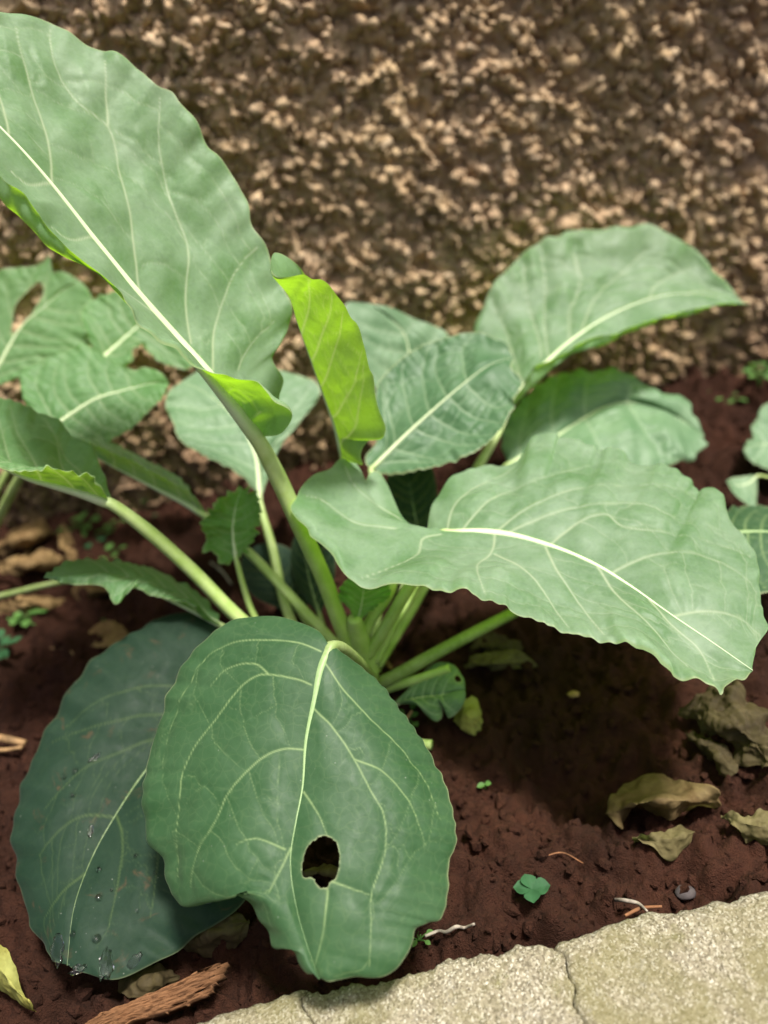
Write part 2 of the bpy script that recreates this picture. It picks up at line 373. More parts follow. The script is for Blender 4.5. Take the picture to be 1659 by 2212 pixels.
# rough-cast garden wall
wa, wb = G(300, 1080), G(1580, 825)
wdir = (wb - wa)[:2]; wdir = wdir/np.linalg.norm(wdir); wnorm = np.array([wdir[1], -wdir[0]])     # towards the camera
worg = wa[:2] - wdir*np.dot(wa[:2], wdir)
def wall_pt(s, z, nrm): return np.stack([worg[0] + wdir[0]*s + wnorm[0]*nrm, worg[1] + wdir[1]*s + wnorm[1]*nrm, z], -1)
def wall_d(S, Z):
    p = np.stack([S, Z, np.zeros_like(S)+4.2], -1)
    w = p + 0.012*np.stack([noise3(p*40), noise3(p*40+50), np.zeros_like(S)], -1)
    rdg = 1 - np.abs(noise3(w*np.array([58, 70, 1])))*2.2; rdg2 = 1 - np.abs(noise3(w*np.array([120, 140, 1])+31))*2.2
    pit = np.clip(noise3(p*30+77), 0, 1)
    return 0.016*fbm(p*4.5, 3) + 0.017*np.clip(noise3(w*np.array([75, 62, 1]))+.15, -.3, 1) + 0.008*np.clip(rdg, -1, 1)*np.clip(.3+rdg2, 0, 1) + 0.004*fbm(w*170+7, 2) - 0.012*pit
ws = spaced(-7, -0.95, 1.12, 7, 0.0034, 20); wz = np.concatenate([[-0.25, -0.15], np.arange(-0.06, 0.86, 0.0034), 0.86 + (0.90-0.86)*np.linspace(0, 1, 8)[1:]])
S, Zw = np.meshgrid(ws, wz, indexing='ij'); D = wall_d(S, Zw)
wall = mesh_obj('garden_wall', wall_pt(S, Zw, D).reshape(-1, 3), grid_faces(len(ws), len(wz)), WALL,
                attrs={'tint': (np.clip(0.45 + 0.5*noise3(np.stack([S, Zw, S*0], -1)*38), 0, 1)).ravel()})
tag(wall, 'brown rough-cast garden wall with lumpy thrown render behind the plants', 'wall')
bk = wall_pt(np.array([-7, 7, 7, -7, -7, 7, 7, -7.]), np.array([-.25, -.25, 0.90, 0.90]*2), np.array([-0.03]*4 + [-0.2]*4))
mesh_obj('wall_core', bk, [[0, 1, 2, 3], [7, 6, 5, 4], [3, 2, 6, 7], [0, 3, 7, 4], [1, 5, 6, 2]], WALL, wall, False)
n = 6200
c0 = rng.uniform(-0.9, 1.08, n); c1 = rng.uniform(-0.02, 0.80, n); kk = rng.integers(2, 8, n)
ls = np.repeat(c0, kk) + rng.normal(size=kk.sum())*0.0055; lz = np.repeat(c1, kk) + rng.normal(size=kk.sum())*0.0075
lr = 0.0012 + 0.0042*rng.random(len(ls))**1.7
xs = rng.uniform(-0.9, 1.08, 9000); xz = rng.uniform(-0.02, 0.80, 9000)
ls = np.concatenate([ls, xs]); lz = np.concatenate([lz, xz]); lr = np.concatenate([lr, 0.0014 + 0.0036*rng.random(9000)**1.5])
ltint = np.clip(np.concatenate([np.repeat(rng.random(n), kk), rng.random(9000)])*0.7 + 0.3*rng.random(len(ls)), 0, 1)
lc = wall_pt(ls, lz, wall_d(ls, lz) + lr*0.15 + 0.003*rng.random(len(lr)))
lum = scatter('render_lumps', I1, F1, lc, lr, WALL, wall, (0.45, 2.0), 0.95, ltint)
lum['kind'] = 'stuff'

# concrete kerb, cracked into three pieces
KZ = 0.028
ka, kb = G(350, 2212, KZ), G(1659, 1915, KZ)
kdir = (kb-ka)[:2]; kdir = kdir/np.linalg.norm(kdir); knorm = np.array([kdir[1], -kdir[0]])         # away from the bed
kmid = (ka[:2] + kb[:2])/2
def k_st(x, y):
    q = G(x, y, KZ)[:2] - kmid; return float(np.dot(q, kdir)), float(np.dot(q, knorm))
crack1 = [k_st(662, 2140), k_st(655, 2175), k_st(668, 2215), (k_st(650, 2300)[0], 0.30)]
crack2 = [k_st(1199, 2022), k_st(1215, 2050), k_st(1222, 2100), k_st(1238, 2140), k_st(1256, 2215), (k_st(1300, 2400)[0], 0.30)]
def crack_s(c, t):
    c = np.array(c); s = np.interp(t, c[:, 1], c[:, 0])
    return s + 0.0052*noise3(np.stack([t*75, t*0+c[0, 0]*50, t*0], -1)) + 0.001*noise3(np.stack([t*420, t*0+c[0, 0]*50, t*0+5], -1))
kerb = empty('concrete_kerb', (kmid[0], kmid[1], 0))
tag(kerb, 'weathered mossy concrete kerb edging the bed, cracked across', 'kerb')
def kerb_piece(lo, hi, sfine):
    t = np.concatenate([np.arange(0, 0.16, 0.0011), np.linspace(0.16, 0.30, 14)[0:]])
    k = 0.5*(1-np.cos(np.linspace(0, math.pi, 9)))
    a = np.linspace(0, 1, sfine)
    s0 = crack_s(lo, t) + 0.0005 if isinstance(lo, list) else np.full_like(t, lo)
    s1 = crack_s(hi, t) - 0.0005 if isinstance(hi, list) else np.full_like(t, hi)
    Sg = s0[None]*(1-a[:, None]) + s1[None]*a[:, None]; Tg = np.broadcast_to(t[None], Sg.shape).copy()
    q = np.stack([Sg, np.zeros_like(Sg), np.zeros_like(Sg)], -1)
    edge = 0.0075*fbm(q*13, 2) + 0.0035*fbm(q*50+4, 3) + 0.0012*fbm(q*240, 2)
    Tg = Tg + edge*np.exp(-Tg/0.03)
    p = np.stack([Sg, Tg, np.zeros_like(Sg)], -1)
    Zg = KZ + 0.003*fbm(p*12, 2) + 0.0011*fbm(p*120, 3) + 0.0008*fbm(p*420, 2)
    de = np.broadcast_to(t[None], Sg.shape)
    ds = np.minimum(np.minimum((Sg-s0[None]) if isinstance(lo, list) else 1, (s1[None]-Sg) if isinstance(hi, list) else 1), 1.0)
    Zg = Zg - 0.006*np.exp(-de/0.0035) - 0.0009*np.exp(-ds/0.0009)
    rows_s = np.concatenate([Sg[:, :1], Sg[:, :1], Sg], 1); rows_t = np.concatenate([Tg[:, :1]-0.004, Tg[:, :1]-0.001, Tg], 1)
    rows_z = np.concatenate([np.full_like(Zg[:, :1], -0.09), Zg[:, :1]-0.012+0.002*noise3(p[:, :1]*150), Zg], 1)
    rows_s = np.concatenate([rows_s[:1], rows_s, rows_s[-1:]]); rows_t = np.concatenate([rows_t[:1], rows_t, rows_t[-1:]])
    rows_z = np.concatenate([np.full_like(rows_z[:1], -0.09), rows_z, np.full_like(rows_z[:1], -0.09)])
    V = np.stack([kmid[0] + kdir[0]*rows_s + knorm[0]*rows_t, kmid[1] + kdir[1]*rows_s + knorm[1]*rows_t, rows_z], -1)
    return mesh_obj('slab_piece', V.reshape(-1, 3), grid_faces(*rows_s.shape)[:, ::-1], KERB, kerb)
kerb_piece(-1.6, crack1, 420); kerb_piece(crack1, crack2, 170); kerb_piece(crack2, 1.6, 520)

# ================================================================== LEAVES
def rail(pts, base=None, tip=None):
    """pts: (x,y), (x,y,d) or (x,y,d|None,u). Returns dense px/depth polyline, its 3-D points and u in 0..1"""
    pts = [tuple(p) for p in pts]
    if base is not None: pts = [tuple(base)] + pts
    if tip is not None: pts = pts + [tuple(tip)]
    xy = np.array([p[:2] for p in pts], float); s = arclen(xy)
    kd = [(s[i], p[2]) for i, p in enumerate(pts) if len(p) > 2 and p[2] is not None]
    d = np.interp(s, [k[0] for k in kd], [k[1] for k in kd])
    n_per = 6
    c = catmull(np.column_stack([xy, d*1000]), n_per); c[:, 2] /= 1000
    w = np.array([P(*q) for q in c]); sw = arclen(w)
    ku = {0: 0.0, len(pts)-1: 1.0}
    for i, p in enumerate(pts):
        if len(p) > 3 and p[3] is not None: ku[i] = p[3]
    ks = sorted(ku); u = np.interp(sw, [sw[i*n_per] for i in ks], [ku[i] for i in ks])
    return c, w, u
def ev(r, u):
    return interp(u, r[2], np.column_stack([r[0][:, :2], r[1]]))       # px, py, X, Y, Z
def inside(poly, x, y):
    poly = np.asarray(poly, float); res = np.zeros(x.shape, bool); j = len(poly)-1
    for i in range(len(poly)):
        xi, yi = poly[i]; xj, yj = poly[j]
        c = ((yi > y) != (yj > y)) & (x < (xj-xi)*(y-yi)/(yj-yi+1e-12)+xi); res ^= c; j = i
    return res
def poly_dist(poly, x, y):
    poly = np.asarray(poly, float); best = np.full(x.shape, 1e9); bx = x.copy(); by = y.copy()
    for a, b in zip(poly, np.roll(poly, -1, 0)):
        ab = b-a; t = np.clip(((x-a[0])*ab[0]+(y-a[1])*ab[1])/(ab@ab+1e-9), 0, 1); qx = a[0]+t*ab[0]; qy = a[1]+t*ab[1]
        dd = np.hypot(x-qx, y-qy); m = dd < best; best[m] = dd[m]; bx[m] = qx[m]; by[m] = qy[m]
    return best, bx, by
SURF = {}
def leaf(parent, mid, L, R, mat=None, Lc=None, Rc=None, cupL=0.0, cupR=0.0, nu=150, nv=45, stalk=None, sr=(0.005, 0.004, 0.0012),
         veins=None, nlat=6, blister=0.0022, quilt=0.0007, ruffle=0.0, rfreq=26, holes=(), name='leaf', key=None, sub=True, flip=1.0,
         vw=1.0, label=None, smat=None, crumple=0.0, seed=0, mexp=1.8, memb=0.25, top=False, ribs=True, serr=0.0, hscale=1.0):
    mat = mat or LEAF
    lr = np.random.default_rng(seed + int(abs(mid[0][0])*7 + abs(mid[0][1])))
    rm = rail(mid); b, t = mid[0], mid[-1]
    rl = rail(L, b, t); rr = rail(R, b, t)
    # u samples: evenly spread over the longest of the three rails
    uu = np.linspace(0, 1, 1201); sp = 0
    for r in (rm, rl, rr):
        e = ev(r, uu)[:, 2:]; sp = np.maximum(sp, np.linalg.norm(np.diff(e, axis=0), axis=1)/arclen(e)[-1])
    cs = np.concatenate([[0], np.cumsum(sp)]); u = np.interp(np.linspace(0, cs[-1], nu), cs, uu)
    M, EL, ER = ev(rm, u), ev(rl, u), ev(rr, u)
    nrm0 = np.cross(np.gradient(M[:, 2:], axis=0), ER[:, 2:]-EL[:, 2:]); nrm0 /= np.linalg.norm(nrm0, axis=1)[:, None]+1e-12
    tocam = CAM - M[:, 2:]; sgn = np.sign((nrm0*tocam).sum(1).mean()) or 1.0; nrm0 *= sgn*flip
    def half(E, ctrl, cup):
        prof = np.sin(np.pi*np.clip(u, 0, 1))**0.6
        if ctrl is None:
            mids = [0.5*(M+E)]; mids[0][:, 2:] += nrm0*(cup*prof)[:, None]
        else:
            if not isinstance(ctrl[0], list): ctrl = [ctrl]
            mids = [ev(rail(c, b, t), u) for c in ctrl]
        K = [M] + mids + [E]; n = len(K); v = np.linspace(0, 1, nv)
        out = np.zeros((nu, nv, 5))
        if n == 3:
            for k in range(3):
                o = [j for j in range(3) if j != k]; x = [0, .5, 1]
                wgt = (v-x[o[0]])*(v-x[o[1]])/((x[k]-x[o[0]])*(x[k]-x[o[1]])); out += K[k][:, None]*wgt[None, :, None]
        else:
            arr = np.stack(K, 0); pos = v*(n-1); i = np.clip(pos.astype(int), 0, n-2); f = (pos-i)[None, :, None]
            g = lambda j: np.where((j >= 0)[None, :, None] & (j < n)[None, :, None], arr[np.clip(j, 0, n-1)].transpose(1, 0, 2),
                                   2*arr[np.clip(j, 0, n-1)].transpose(1, 0, 2) - arr[np.clip(np.where(j < 0, 1, n-2), 0, n-1)].transpose(1, 0, 2))
            p0, p1, p2, p3 = g(i-1), g(i), g(i+1), g(i+2)
            out = 0.5*(2*p1 + (p2-p0)*f + (2*p0-5*p1+4*p2-p3)*f**2 + (3*p1-p0-3*p2+p3)*f**3)
        return out
    A = half(EL, Lc, cupL); Bh = half(ER, Rc, cupR)
    S = np.concatenate([A[:, ::-1], Bh[:, 1:]], 1); NV = S.shape[1]
    vv = np.abs(np.linspace(-1, 1, NV))[None, :].repeat(nu, 0); side = np.sign(np.linspace(-1, 1, NV))
    Wl = np.linalg.norm(np.diff(A[..., 2:], axis=1), axis=2).sum(1); Wr = np.linalg.norm(np.diff(Bh[..., 2:], axis=1), axis=2).sum(1)
    Wd = np.where(side[None] < 0, Wl[:, None], Wr[:, None])
    if serr:
        e = fbm(np.stack([u*9, u*0+seed, u*0], -1), 3)
        S[..., 2:] += ((S[:, :, 2:] - M[:, None, 2:])*(serr*e)[:, None, None])*(vv**3)[..., None]
    pos = S[..., 2:].copy()
    def nrm(p):
        n = np.cross(np.gradient(p, axis=0), np.gradient(p, axis=1)); n /= np.linalg.norm(n, axis=2)[..., None]+1e-12
        n[0], n[-1] = n[1], n[-2]
        return n*sgn_n
    sgn_n = 1.0; sgn_n = (np.sign((nrm(pos)[nu//2]*(nrm0[nu//2])[None]).sum(1).mean()) or 1.0)
    N = nrm(pos)
    # ---- vein network in (u, v) or traced in pixels
    def at(uq, vq):                                             # vq in -1..1
        fu = np.interp(uq, u, np.arange(nu)); fv = (np.clip(vq, -1, 1)+1)/2*(NV-1)
        i = np.clip(fu.astype(int), 0, nu-2); j = np.clip(fv.astype(int), 0, NV-2); a = (fu-i)[:, None]; c = (fv-j)[:, None]
        return pos[i, j]*(1-a)*(1-c) + pos[i+1, j]*a*(1-c) + pos[i, j+1]*(1-a)*c + pos[i+1, j+1]*a*c
    major, minor = [], []                                       # lists of (points3, width, strength)
    size = float(np.median(Wd)); Lm = arclen(M[:, 2:])[-1]
    def add(lst, q, w0, w1, st):
        s = arclen(q); n = max(2, int(s[-1]/0.0006)); tt = np.linspace(0, s[-1], n)
        lst.append((interp(tt, s, q), np.linspace(w0, w1, n)*vw, np.full(n, st)*np.linspace(1, 0.75, n)))
    lat = []
    if veins:
        fx, fy = S[..., 0].ravel(), S[..., 1].ravel()
        for vp in veins:
            c = catmull([(p[0], p[1]) for p in vp], 8); idx = [int(np.argmin((fx-q[0])**2+(fy-q[1])**2)) for q in c]
            q = pos.reshape(-1, 3)[idx]; k = np.hanning(7)[1:-1]; k /= k.sum()
            qs = np.stack([np.convolve(np.pad(q[:, j], 2, mode='edge'), k, 'valid') for j in range(3)], -1)
            add(major, qs, 0.00090, 0.00040, 0.85)
            uu_ = u[np.array(idx)//NV]; v_ = np.linspace(-1, 1, NV)[np.array(idx) % NV]; lat.append((uu_, v_))
    else:
        for sd in (-1, 1):
            for k in range(nlat):
                u0 = 0.05 + 0.78*k/nlat + lr.uniform(-.02, .02); u1 = min(0.97, u0 + (0.30*(1-u0)+0.03)*lr.uniform(.8, 1.2))
                v = np.linspace(0, 0.95, 26); ph = lr.uniform(0, 6)
                uq = u0 + (u1-u0)*(0.45*v + 0.55*v**2) + 0.010*np.sin(v*9+ph)*v
                lat.append((uq, sd*v)); add(major, at(uq, sd*v), 0.0009, 0.0004, 0.7)
    for sd in (-1, 1):                                          # arching links between neighbouring side veins
        ll = [q for q in lat if np.sign(np.median(q[1])) == sd and len(q[0]) > 4 and np.ptp(np.abs(q[1])) > 0.4 and np.min(np.abs(q[1])) < 0.2]
        ll.sort(key=lambda q: np.mean(q[0]))
        cross = lambda q, fr: (np.interp(fr, np.linspace(0, 1, len(q[0])), q[0]), np.interp(fr, np.linspace(0, 1, len(q[1])), q[1]))
        for i, q in enumerate(ll):
            nb = ll[i+1] if i+1 < len(ll) else None
            for fr in np.arange(0.18, 0.98, 0.19) + lr.uniform(-.04, .04):
                ua, va = cross(q, min(fr, 1))
                if nb is not None: ub, vb = cross(nb, float(np.clip(fr + lr.uniform(-.22, .05), 0.02, 1)))
                else: ub, vb = min(.98, ua+.06), va + sd*.1
                tt = np.linspace(0, 1, 14); k3 = np.sin(np.pi*tt)
                wob = np.cumsum(lr.normal(size=14))*.006*k3; bow = lr.uniform(.01, .05)
                uu_ = ua + (ub-ua)*tt + wob; v_ = va + (vb-va)*tt + sd*bow*k3 + np.cumsum(lr.normal(size=14))*.006*k3
                qq = at(np.clip(uu_, .005, .99), sd*np.clip(sd*v_, 0.01, .97)); add(minor, qq, 0.00050, 0.00034, 0.42)
                if lr.random() < .75:                           # a twig off the link, towards the margin
                    j = lr.integers(4, 10); t2 = np.linspace(0, 1, 10)
                    u2 = uu_[j] + lr.uniform(-.02, .05)*t2 + np.cumsum(lr.normal(size=10))*.003; v2 = v_[j] + sd*lr.uniform(.06, .14)*t2
                    add(minor, at(np.clip(u2, .005, .99), sd*np.clip(sd*v2, .01, .97)), 0.00042, 0.00028, 0.30)
    def near(lst):
        if not lst: return np.full(nu*NV, 1.0), np.full(nu*NV, 1e-3), np.zeros(nu*NV)
        q = np.concatenate([a[0] for a in lst]); w = np.concatenate([a[1] for a in lst]); st = np.concatenate([a[2] for a in lst])
        kd = kdtree.KDTree(len(q))
        for i, c in enumerate(q): kd.insert(c, i)
        kd.balance(); r = [kd.find(c)[1:] for c in pos.reshape(-1, 3)]
        ii = np.array([a[0] for a in r]); return np.array([a[1] for a in r]), w[ii], st[ii]
    vein = np.zeros(nu*NV); hgt = np.zeros(nu*NV)
    if ribs:
        dm, wm, sm = near(major); dn, wn_, sn = near(minor)
        vein = np.maximum(sm*np.exp(-(dm/wm)**2), sn*np.exp(-(dn/wn_)**2)*0.8)
        pf = pos.reshape(-1, 3)
        mod = np.clip(0.55 + 0.9*noise3(pf*30 + seed), 0.05, 1.6)
        soft = np.clip(vv.ravel()/0.12, 0, 1)*np.clip((1-vv.ravel())/0.06, 0, 1)**0.5*np.clip(np.sin(np.pi*u)/0.25, 0, 1).repeat(NV)
        hgt += blister*(1-np.exp(-(dm/(0.16*size+0.002))**2))*mod*soft
        hgt += quilt*(1-np.exp(-(np.minimum(dn, dm)/0.0032)**2))*(0.4+mod)*soft
    pf = pos.reshape(-1, 3)
    hgt += ruffle*(vv.ravel()**3)*(noise3(np.stack([np.repeat(u, NV)*rfreq, np.tile(side, nu)*3.0, pf[:, 0]*0+seed], -1)) )
    if crumple: hgt += crumple*fbm(pf*38+seed, 4)
    hgt += 0.0022*hscale*noise3(pf*17+seed)*np.clip(vv.ravel()*2, 0, 1)
    pos = pos + N*(hgt.reshape(nu, NV))[..., None]
    rim = np.exp(-(((1-vv)*Wd)/0.0007)**2)*(Wd > 0.004)
    faces = grid_faces(nu, NV); px, py = S[..., 0].ravel(), S[..., 1].ravel(); rim = rim.ravel(); posf = pos.reshape(-1, 3)
    for h in holes:
        h = np.asarray(h, float); hc = catmull(np.vstack([h, h[:1]]), 5)[:-1]
        hc = hc + np.stack([noise3(np.column_stack([hc*0.11, hc[:, 0]*0])), noise3(np.column_stack([hc*0.11, hc[:, 0]*0+7]))], -1)*2.2
        ins = inside(hc, px, py); fi = ins[faces]; keep = fi.sum(1) < 4
        dd, qx, qy = poly_dist(hc, px, py)
        # move inner vertices of the kept rim faces out to the outline
        rimv = np.unique(faces[keep & (fi.sum(1) > 0)]); rimv = rimv[ins[rimv]]
        for k in rimv:
            o = ~ins & (np.abs(px-px[k]) < 12) & (np.abs(py-py[k]) < 12)
            if o.any():
                c = np.where(o)[0]; j = c[np.argsort((px[c]-qx[k])**2+(py[c]-qy[k])**2)[:3]]; w = 1/((px[j]-qx[k])**2+(py[j]-qy[k])**2+.5); w /= w.sum()
                posf[k] = (posf[j]*w[:, None]).sum(0)
        faces = faces[keep]; rim = np.maximum(rim, np.exp(-(dd/3.2)**2))
    used = np.unique(faces); remap = np.full(nu*NV, -1); remap[used] = np.arange(len(used))
    o = mesh_obj(name, posf[used], remap[faces], mat, parent, attrs={'vein': vein[used], 'rim': rim[used]})
    if label: o['label'] = label
    SURF[key or len(SURF)] = dict(px=px, py=py, pos=posf, n=nrm(pos).reshape(-1, 3))
    # ---- stalk: petiole and midrib in one tapering rod
    if sub:
        pts = []
        if stalk: pts = [P(*q) for q in stalk]
        NK = 40; k = np.linspace(0, 1, NK); mp = interp(k, u, pos[:, NV//2]); nn = interp(k, u, N[:, NV//2])
        n_s = len(pts)
        r_mid = np.concatenate([[sr[1]*.85], sr[1]*0.80*(1-k[1:])**mexp + sr[2]*0.22])
        if len(pts): pts = pts[:-1]
        off = (r_mid*memb)[:, None]*(-nn)
        pts = np.vstack(pts + [mp + off]) if len(pts) else mp + off
        rad = np.concatenate([np.linspace(sr[0], sr[1], len(pts)-NK+1)[:-1], r_mid]) if len(pts) > NK else r_mid
        # radii per control point
        c = catmull(pts, 6); sc = arclen(c); pr = np.interp(sc, sc[::6], rad)
        ctl = np.concatenate([np.linspace(0, .42, len(pts)-NK+1)[:-1], np.minimum(1, .45+k*2.2)]) if len(pts) > NK else np.minimum(1, .45+k*2.2)
        ga = np.interp(np.linspace(0, sc[-1], 200), sc[::6], ctl)
        tube('stalk', c[::2], list(np.interp(np.linspace(0, sc[-1], 200), sc, pr)), smat or {LEAF_DARK.name: STALK_DARK, LEAF_SHADED.name: STALK_SHADED}.get(mat.name, STALK), o, 14, 2, 0.9, 0.16 if stalk else 0, along=ga)
    return o

# ---------------------------------------------------------------- the main kale plant
base = Gs(800, 1485)
kale = empty('kale_plant', base)
tag(kale, 'large leafy green kale plant with a leaf chewed through in the middle of the bed', 'plant')
B0 = (790, 1440, 0.682)
# stem
tube('stem', [Gs(806, 1520, -0.03), P(800, 1480, 0.700), P(786, 1420, 0.683), P(772, 1370, 0.668), P(766, 1335, 0.657)], [0.013, 0.0125, 0.0115, 0.010, 0.006], STALK, kale, 16, 8, 1, 0, lump=0.0006, along=[0, .3])

# big raised leaf at the upper left, its near half folded up
leaf(kale, [(557, 944, .590), (505, 874, .580), (452, 808, .570), (370, 715, .560), (290, 622, .545), (200, 510, .530), (110, 395, .515), (40, 315, .505), (-40, 235, .497), (-170, 110, .485)],
     [(600, 938, .575), (629, 908, .566, .05), (626, 893, .56), (590, 860, .552, .10), (530, 825, .545), (465, 804, .535, .20), (430, 793), (370, 750, .52, .30), (300, 690, .508), (240, 612, .495, .45), (150, 541, .48), (90, 476, .472, .62), (50, 417, .466), (0, 385, .46, .74), (-80, 290, .455)],
     [(600, 880, .605), (603, 850, .605, .05), (613, 822, .605), (588, 775, .603), (625, 712, .603), (632, 665, .60, .2), (606, 610), (590, 578, .598), (575, 530), (543, 485), (537, 440), (521, 410, .592, .42), (495, 365), (470, 335), (450, 318), (428, 272), (411, 250), (386, 225), (372, 203), (338, 192), (300, 150, .575, .67), (245, 112), (222, 108), (185, 88), (140, 58), (100, 38, .555, .82), (60, 28), (0, 30, .54, .88), (-60, 50), (-130, 80, .505)],
     Lc=[(575, 915, .580), (590, 895, .572, .05), (545, 850, .562, .11), (450, 806, .548, .2), (362, 735, .535, .30), (290, 668, .522), (235, 641, .509, .45), (161, 585, .497), (89, 523, .489, .62), (58, 489, .484), (-2, 430, .478, .74), (-80, 340, .47)],
     cupR=-0.010, nu=330, nv=100, key='L1', top=True, stalk=[(762, 1410, .675), (735, 1345, .662), (700, 1250, .646), (650, 1140, .625), (600, 1030, .605), (557, 944, .59)], sr=(.0072, .0075, .0016), mexp=1.5,
     veins=[[(112, 392), (115, 340), (105, 270), (75, 180), (50, 110), (35, 52)], [(302, 628), (297, 553), (286, 440), (270, 350), (247, 262), (170, 200), (122, 125), (108, 48)],
            [(415, 745), (410, 640), (418, 540), (413, 505), (380, 420), (368, 370), (352, 300), (348, 210)], [(462, 800), (468, 715), (490, 640), (512, 590), (535, 555), (560, 530)],
            [(515, 850), (528, 775), (568, 716), (600, 690)], [(340, 680), (285, 640), (255, 622)], [(247, 262), (235, 180), (228, 122)], [(20, 290), (10, 220), (-10, 150), (-20, 60)],
            [(540, 905), (580, 880), (600, 878)], [(480, 850), (510, 835), (540, 840)], [(200, 510), (150, 520), (110, 490)], [(110, 395), (60, 400), (20, 370)]],
     blister=.0038, quilt=.0006, ruffle=.0035, rfreq=26, seed=1, hscale=2.6)

# backlit folded leaf
leaf(kale, [(738, 988, .660), (722, 920, .640), (690, 830, .612), (665, 760, .588), (640, 690, .564), (626, 640, .548), (583, 582, .522)],
     [(735, 900, .70, .15), (705, 800, .675, .45), (690, 700, .64, .65), (675, 620, .60, .82), (662, 597, .575), (640, 570, .56, .92), (592, 546, .54, .97)],
     [(770, 1000, .648), (784, 1004, .645, .05), (780, 985), (786, 964), (808, 945), (826, 947, .62, .12), (833, 925, .612, .18), (818, 885), (812, 855), (806, 812), (798, 800), (786, 750, .552, .45), (770, 700), (760, 688), (748, 662), (730, 640, .517, .66), (708, 610), (692, 602, .507), (675, 604), (658, 597, .505, .82), (635, 600), (610, 599, .51), (592, 592, .516, .95)],
     cupL=.0, cupR=.004, nu=150, nv=44, mat=LEAF, key='L2', sr=(.0035, .003, .0008), stalk=[(772, 1400, .675), (765, 1300, .672), (750, 1120, .667), (738, 988, .66)], seed=2, blister=.0006, quilt=.0005, ruffle=.002, rfreq=9, nlat=5)

# dark rounded leaf at the centre
leaf(kale, [(800, 1014, .715), (870, 945, .722), (930, 890, .728), (1000, 830, .735), (1060, 787, .742), (1109, 772, .75)],
     [(788, 990, .725), (815, 950, .735, .12), (810, 880, .745), (815, 832, .755, .33), (850, 790, .765), (900, 752, .77, .6), (970, 727, .77, .75), (1010, 718), (1042, 718, .765, .86), (1070, 733), (1092, 740), (1102, 755, .755)],
     [(832, 1026, .71), (880, 1022, .705, .15), (920, 1016), (962, 1005, .70, .35), (1005, 990), (1040, 970, .70, .55), (1068, 945), (1086, 922, .705, .72), (1098, 898), (1110, 880, .715), (1110, 862), (1127, 828, .73, .9), (1118, 806), (1107, 796, .74)],
     cupL=-.008, cupR=-.006, nu=170, nv=60, mat=LEAF_MID, key='L3', stalk=[(776, 1395, .678), (800, 1340, .67), (845, 1272, .672), (850, 1150, .69), (800, 1014, .715)], sr=(.0062, .0032, .0007), mexp=1.4, seed=3, blister=.0030, quilt=.0012, ruffle=.003, nlat=6)

# pale leaf behind it
leaf(kale, [(900, 880, .86), (888, 800, .865), (872, 720, .865), (800, 656, .86)],
     [(820, 850, .85), (775, 760, .85), (745, 690, .85), (748, 655, .855)],
     [(970, 800, .87), (968, 722, .875), (930, 700), (900, 690, .87), (850, 668, .865)], mat=LEAF_BLUE, nu=70, nv=30, nlat=4, seed=4,
     stalk=[(800, 1430, .69), (830, 1250, .75), (880, 1000, .83), (900, 880, .86)], sr=(.004, .003, .001))

# upper right leaf
leaf(kale, [(1072, 936, .795), (1115, 855, .805), (1170, 792, .815), (1250, 723, .832), (1340, 670, .845), (1440, 637, .855), (1530, 637, .86), (1618, 658, .86)],
     [(1055, 860, .845, .08), (1030, 770, .87), (1025, 712, .875, .2), (1040, 672), (1052, 640), (1075, 602, .885, .3), (1105, 572), (1130, 545, .89), (1165, 522), (1180, 511), (1205, 510), (1225, 498), (1250, 496, .893, .5), (1290, 496), (1330, 490, .892), (1360, 490), (1385, 484, .89, .66), (1420, 490), (1440, 500), (1470, 522), (1500, 538, .885, .78), (1525, 562), (1545, 590), (1565, 605), (1582, 625, .87, .92), (1600, 648)],
     [(1092, 895, .79, .06), (1130, 832, .785, .13), (1150, 796, .787), (1180, 782), (1220, 764, .797, .3), (1245, 746), (1290, 727, .805), (1325, 722), (1352, 710, .81, .52), (1390, 697), (1432, 685, .82), (1490, 669, .833, .78), (1530, 662), (1562, 655, .848)],
     Rc=[(1098, 912, .796, .06), (1140, 858, .797, .13), (1195, 803, .803, .28), (1250, 772, .81, .37), (1310, 742, .818, .46), (1400, 707, .83, .62), (1490, 683, .843, .78), (1560, 664, .853)],
     cupL=-.010, nu=200, nv=70, key='L4', stalk=[(808, 1430, .684), (850, 1345, .69), (893, 1268, .705), (960, 1140, .745), (1035, 1005, .78), (1072, 936, .795)], sr=(.0055, .005, .0012), seed=5, blister=.0045, quilt=.0012, ruffle=.004, nlat=7,
     veins=[[(1170, 792), (1165, 720), (1140, 640), (1130, 560)], [(1185, 775), (1178, 690), (1180, 600), (1170, 530)], [(1230, 735), (1235, 660), (1255, 610), (1240, 520)], [(1255, 720), (1280, 650), (1310, 610), (1350, 575), (1400, 530)],
            [(1400, 650), (1420, 610), (1460, 585), (1500, 570)], [(1130, 835), (1110, 770), (1090, 700), (1060, 640)], [(1480, 636), (1520, 620), (1560, 620)]])

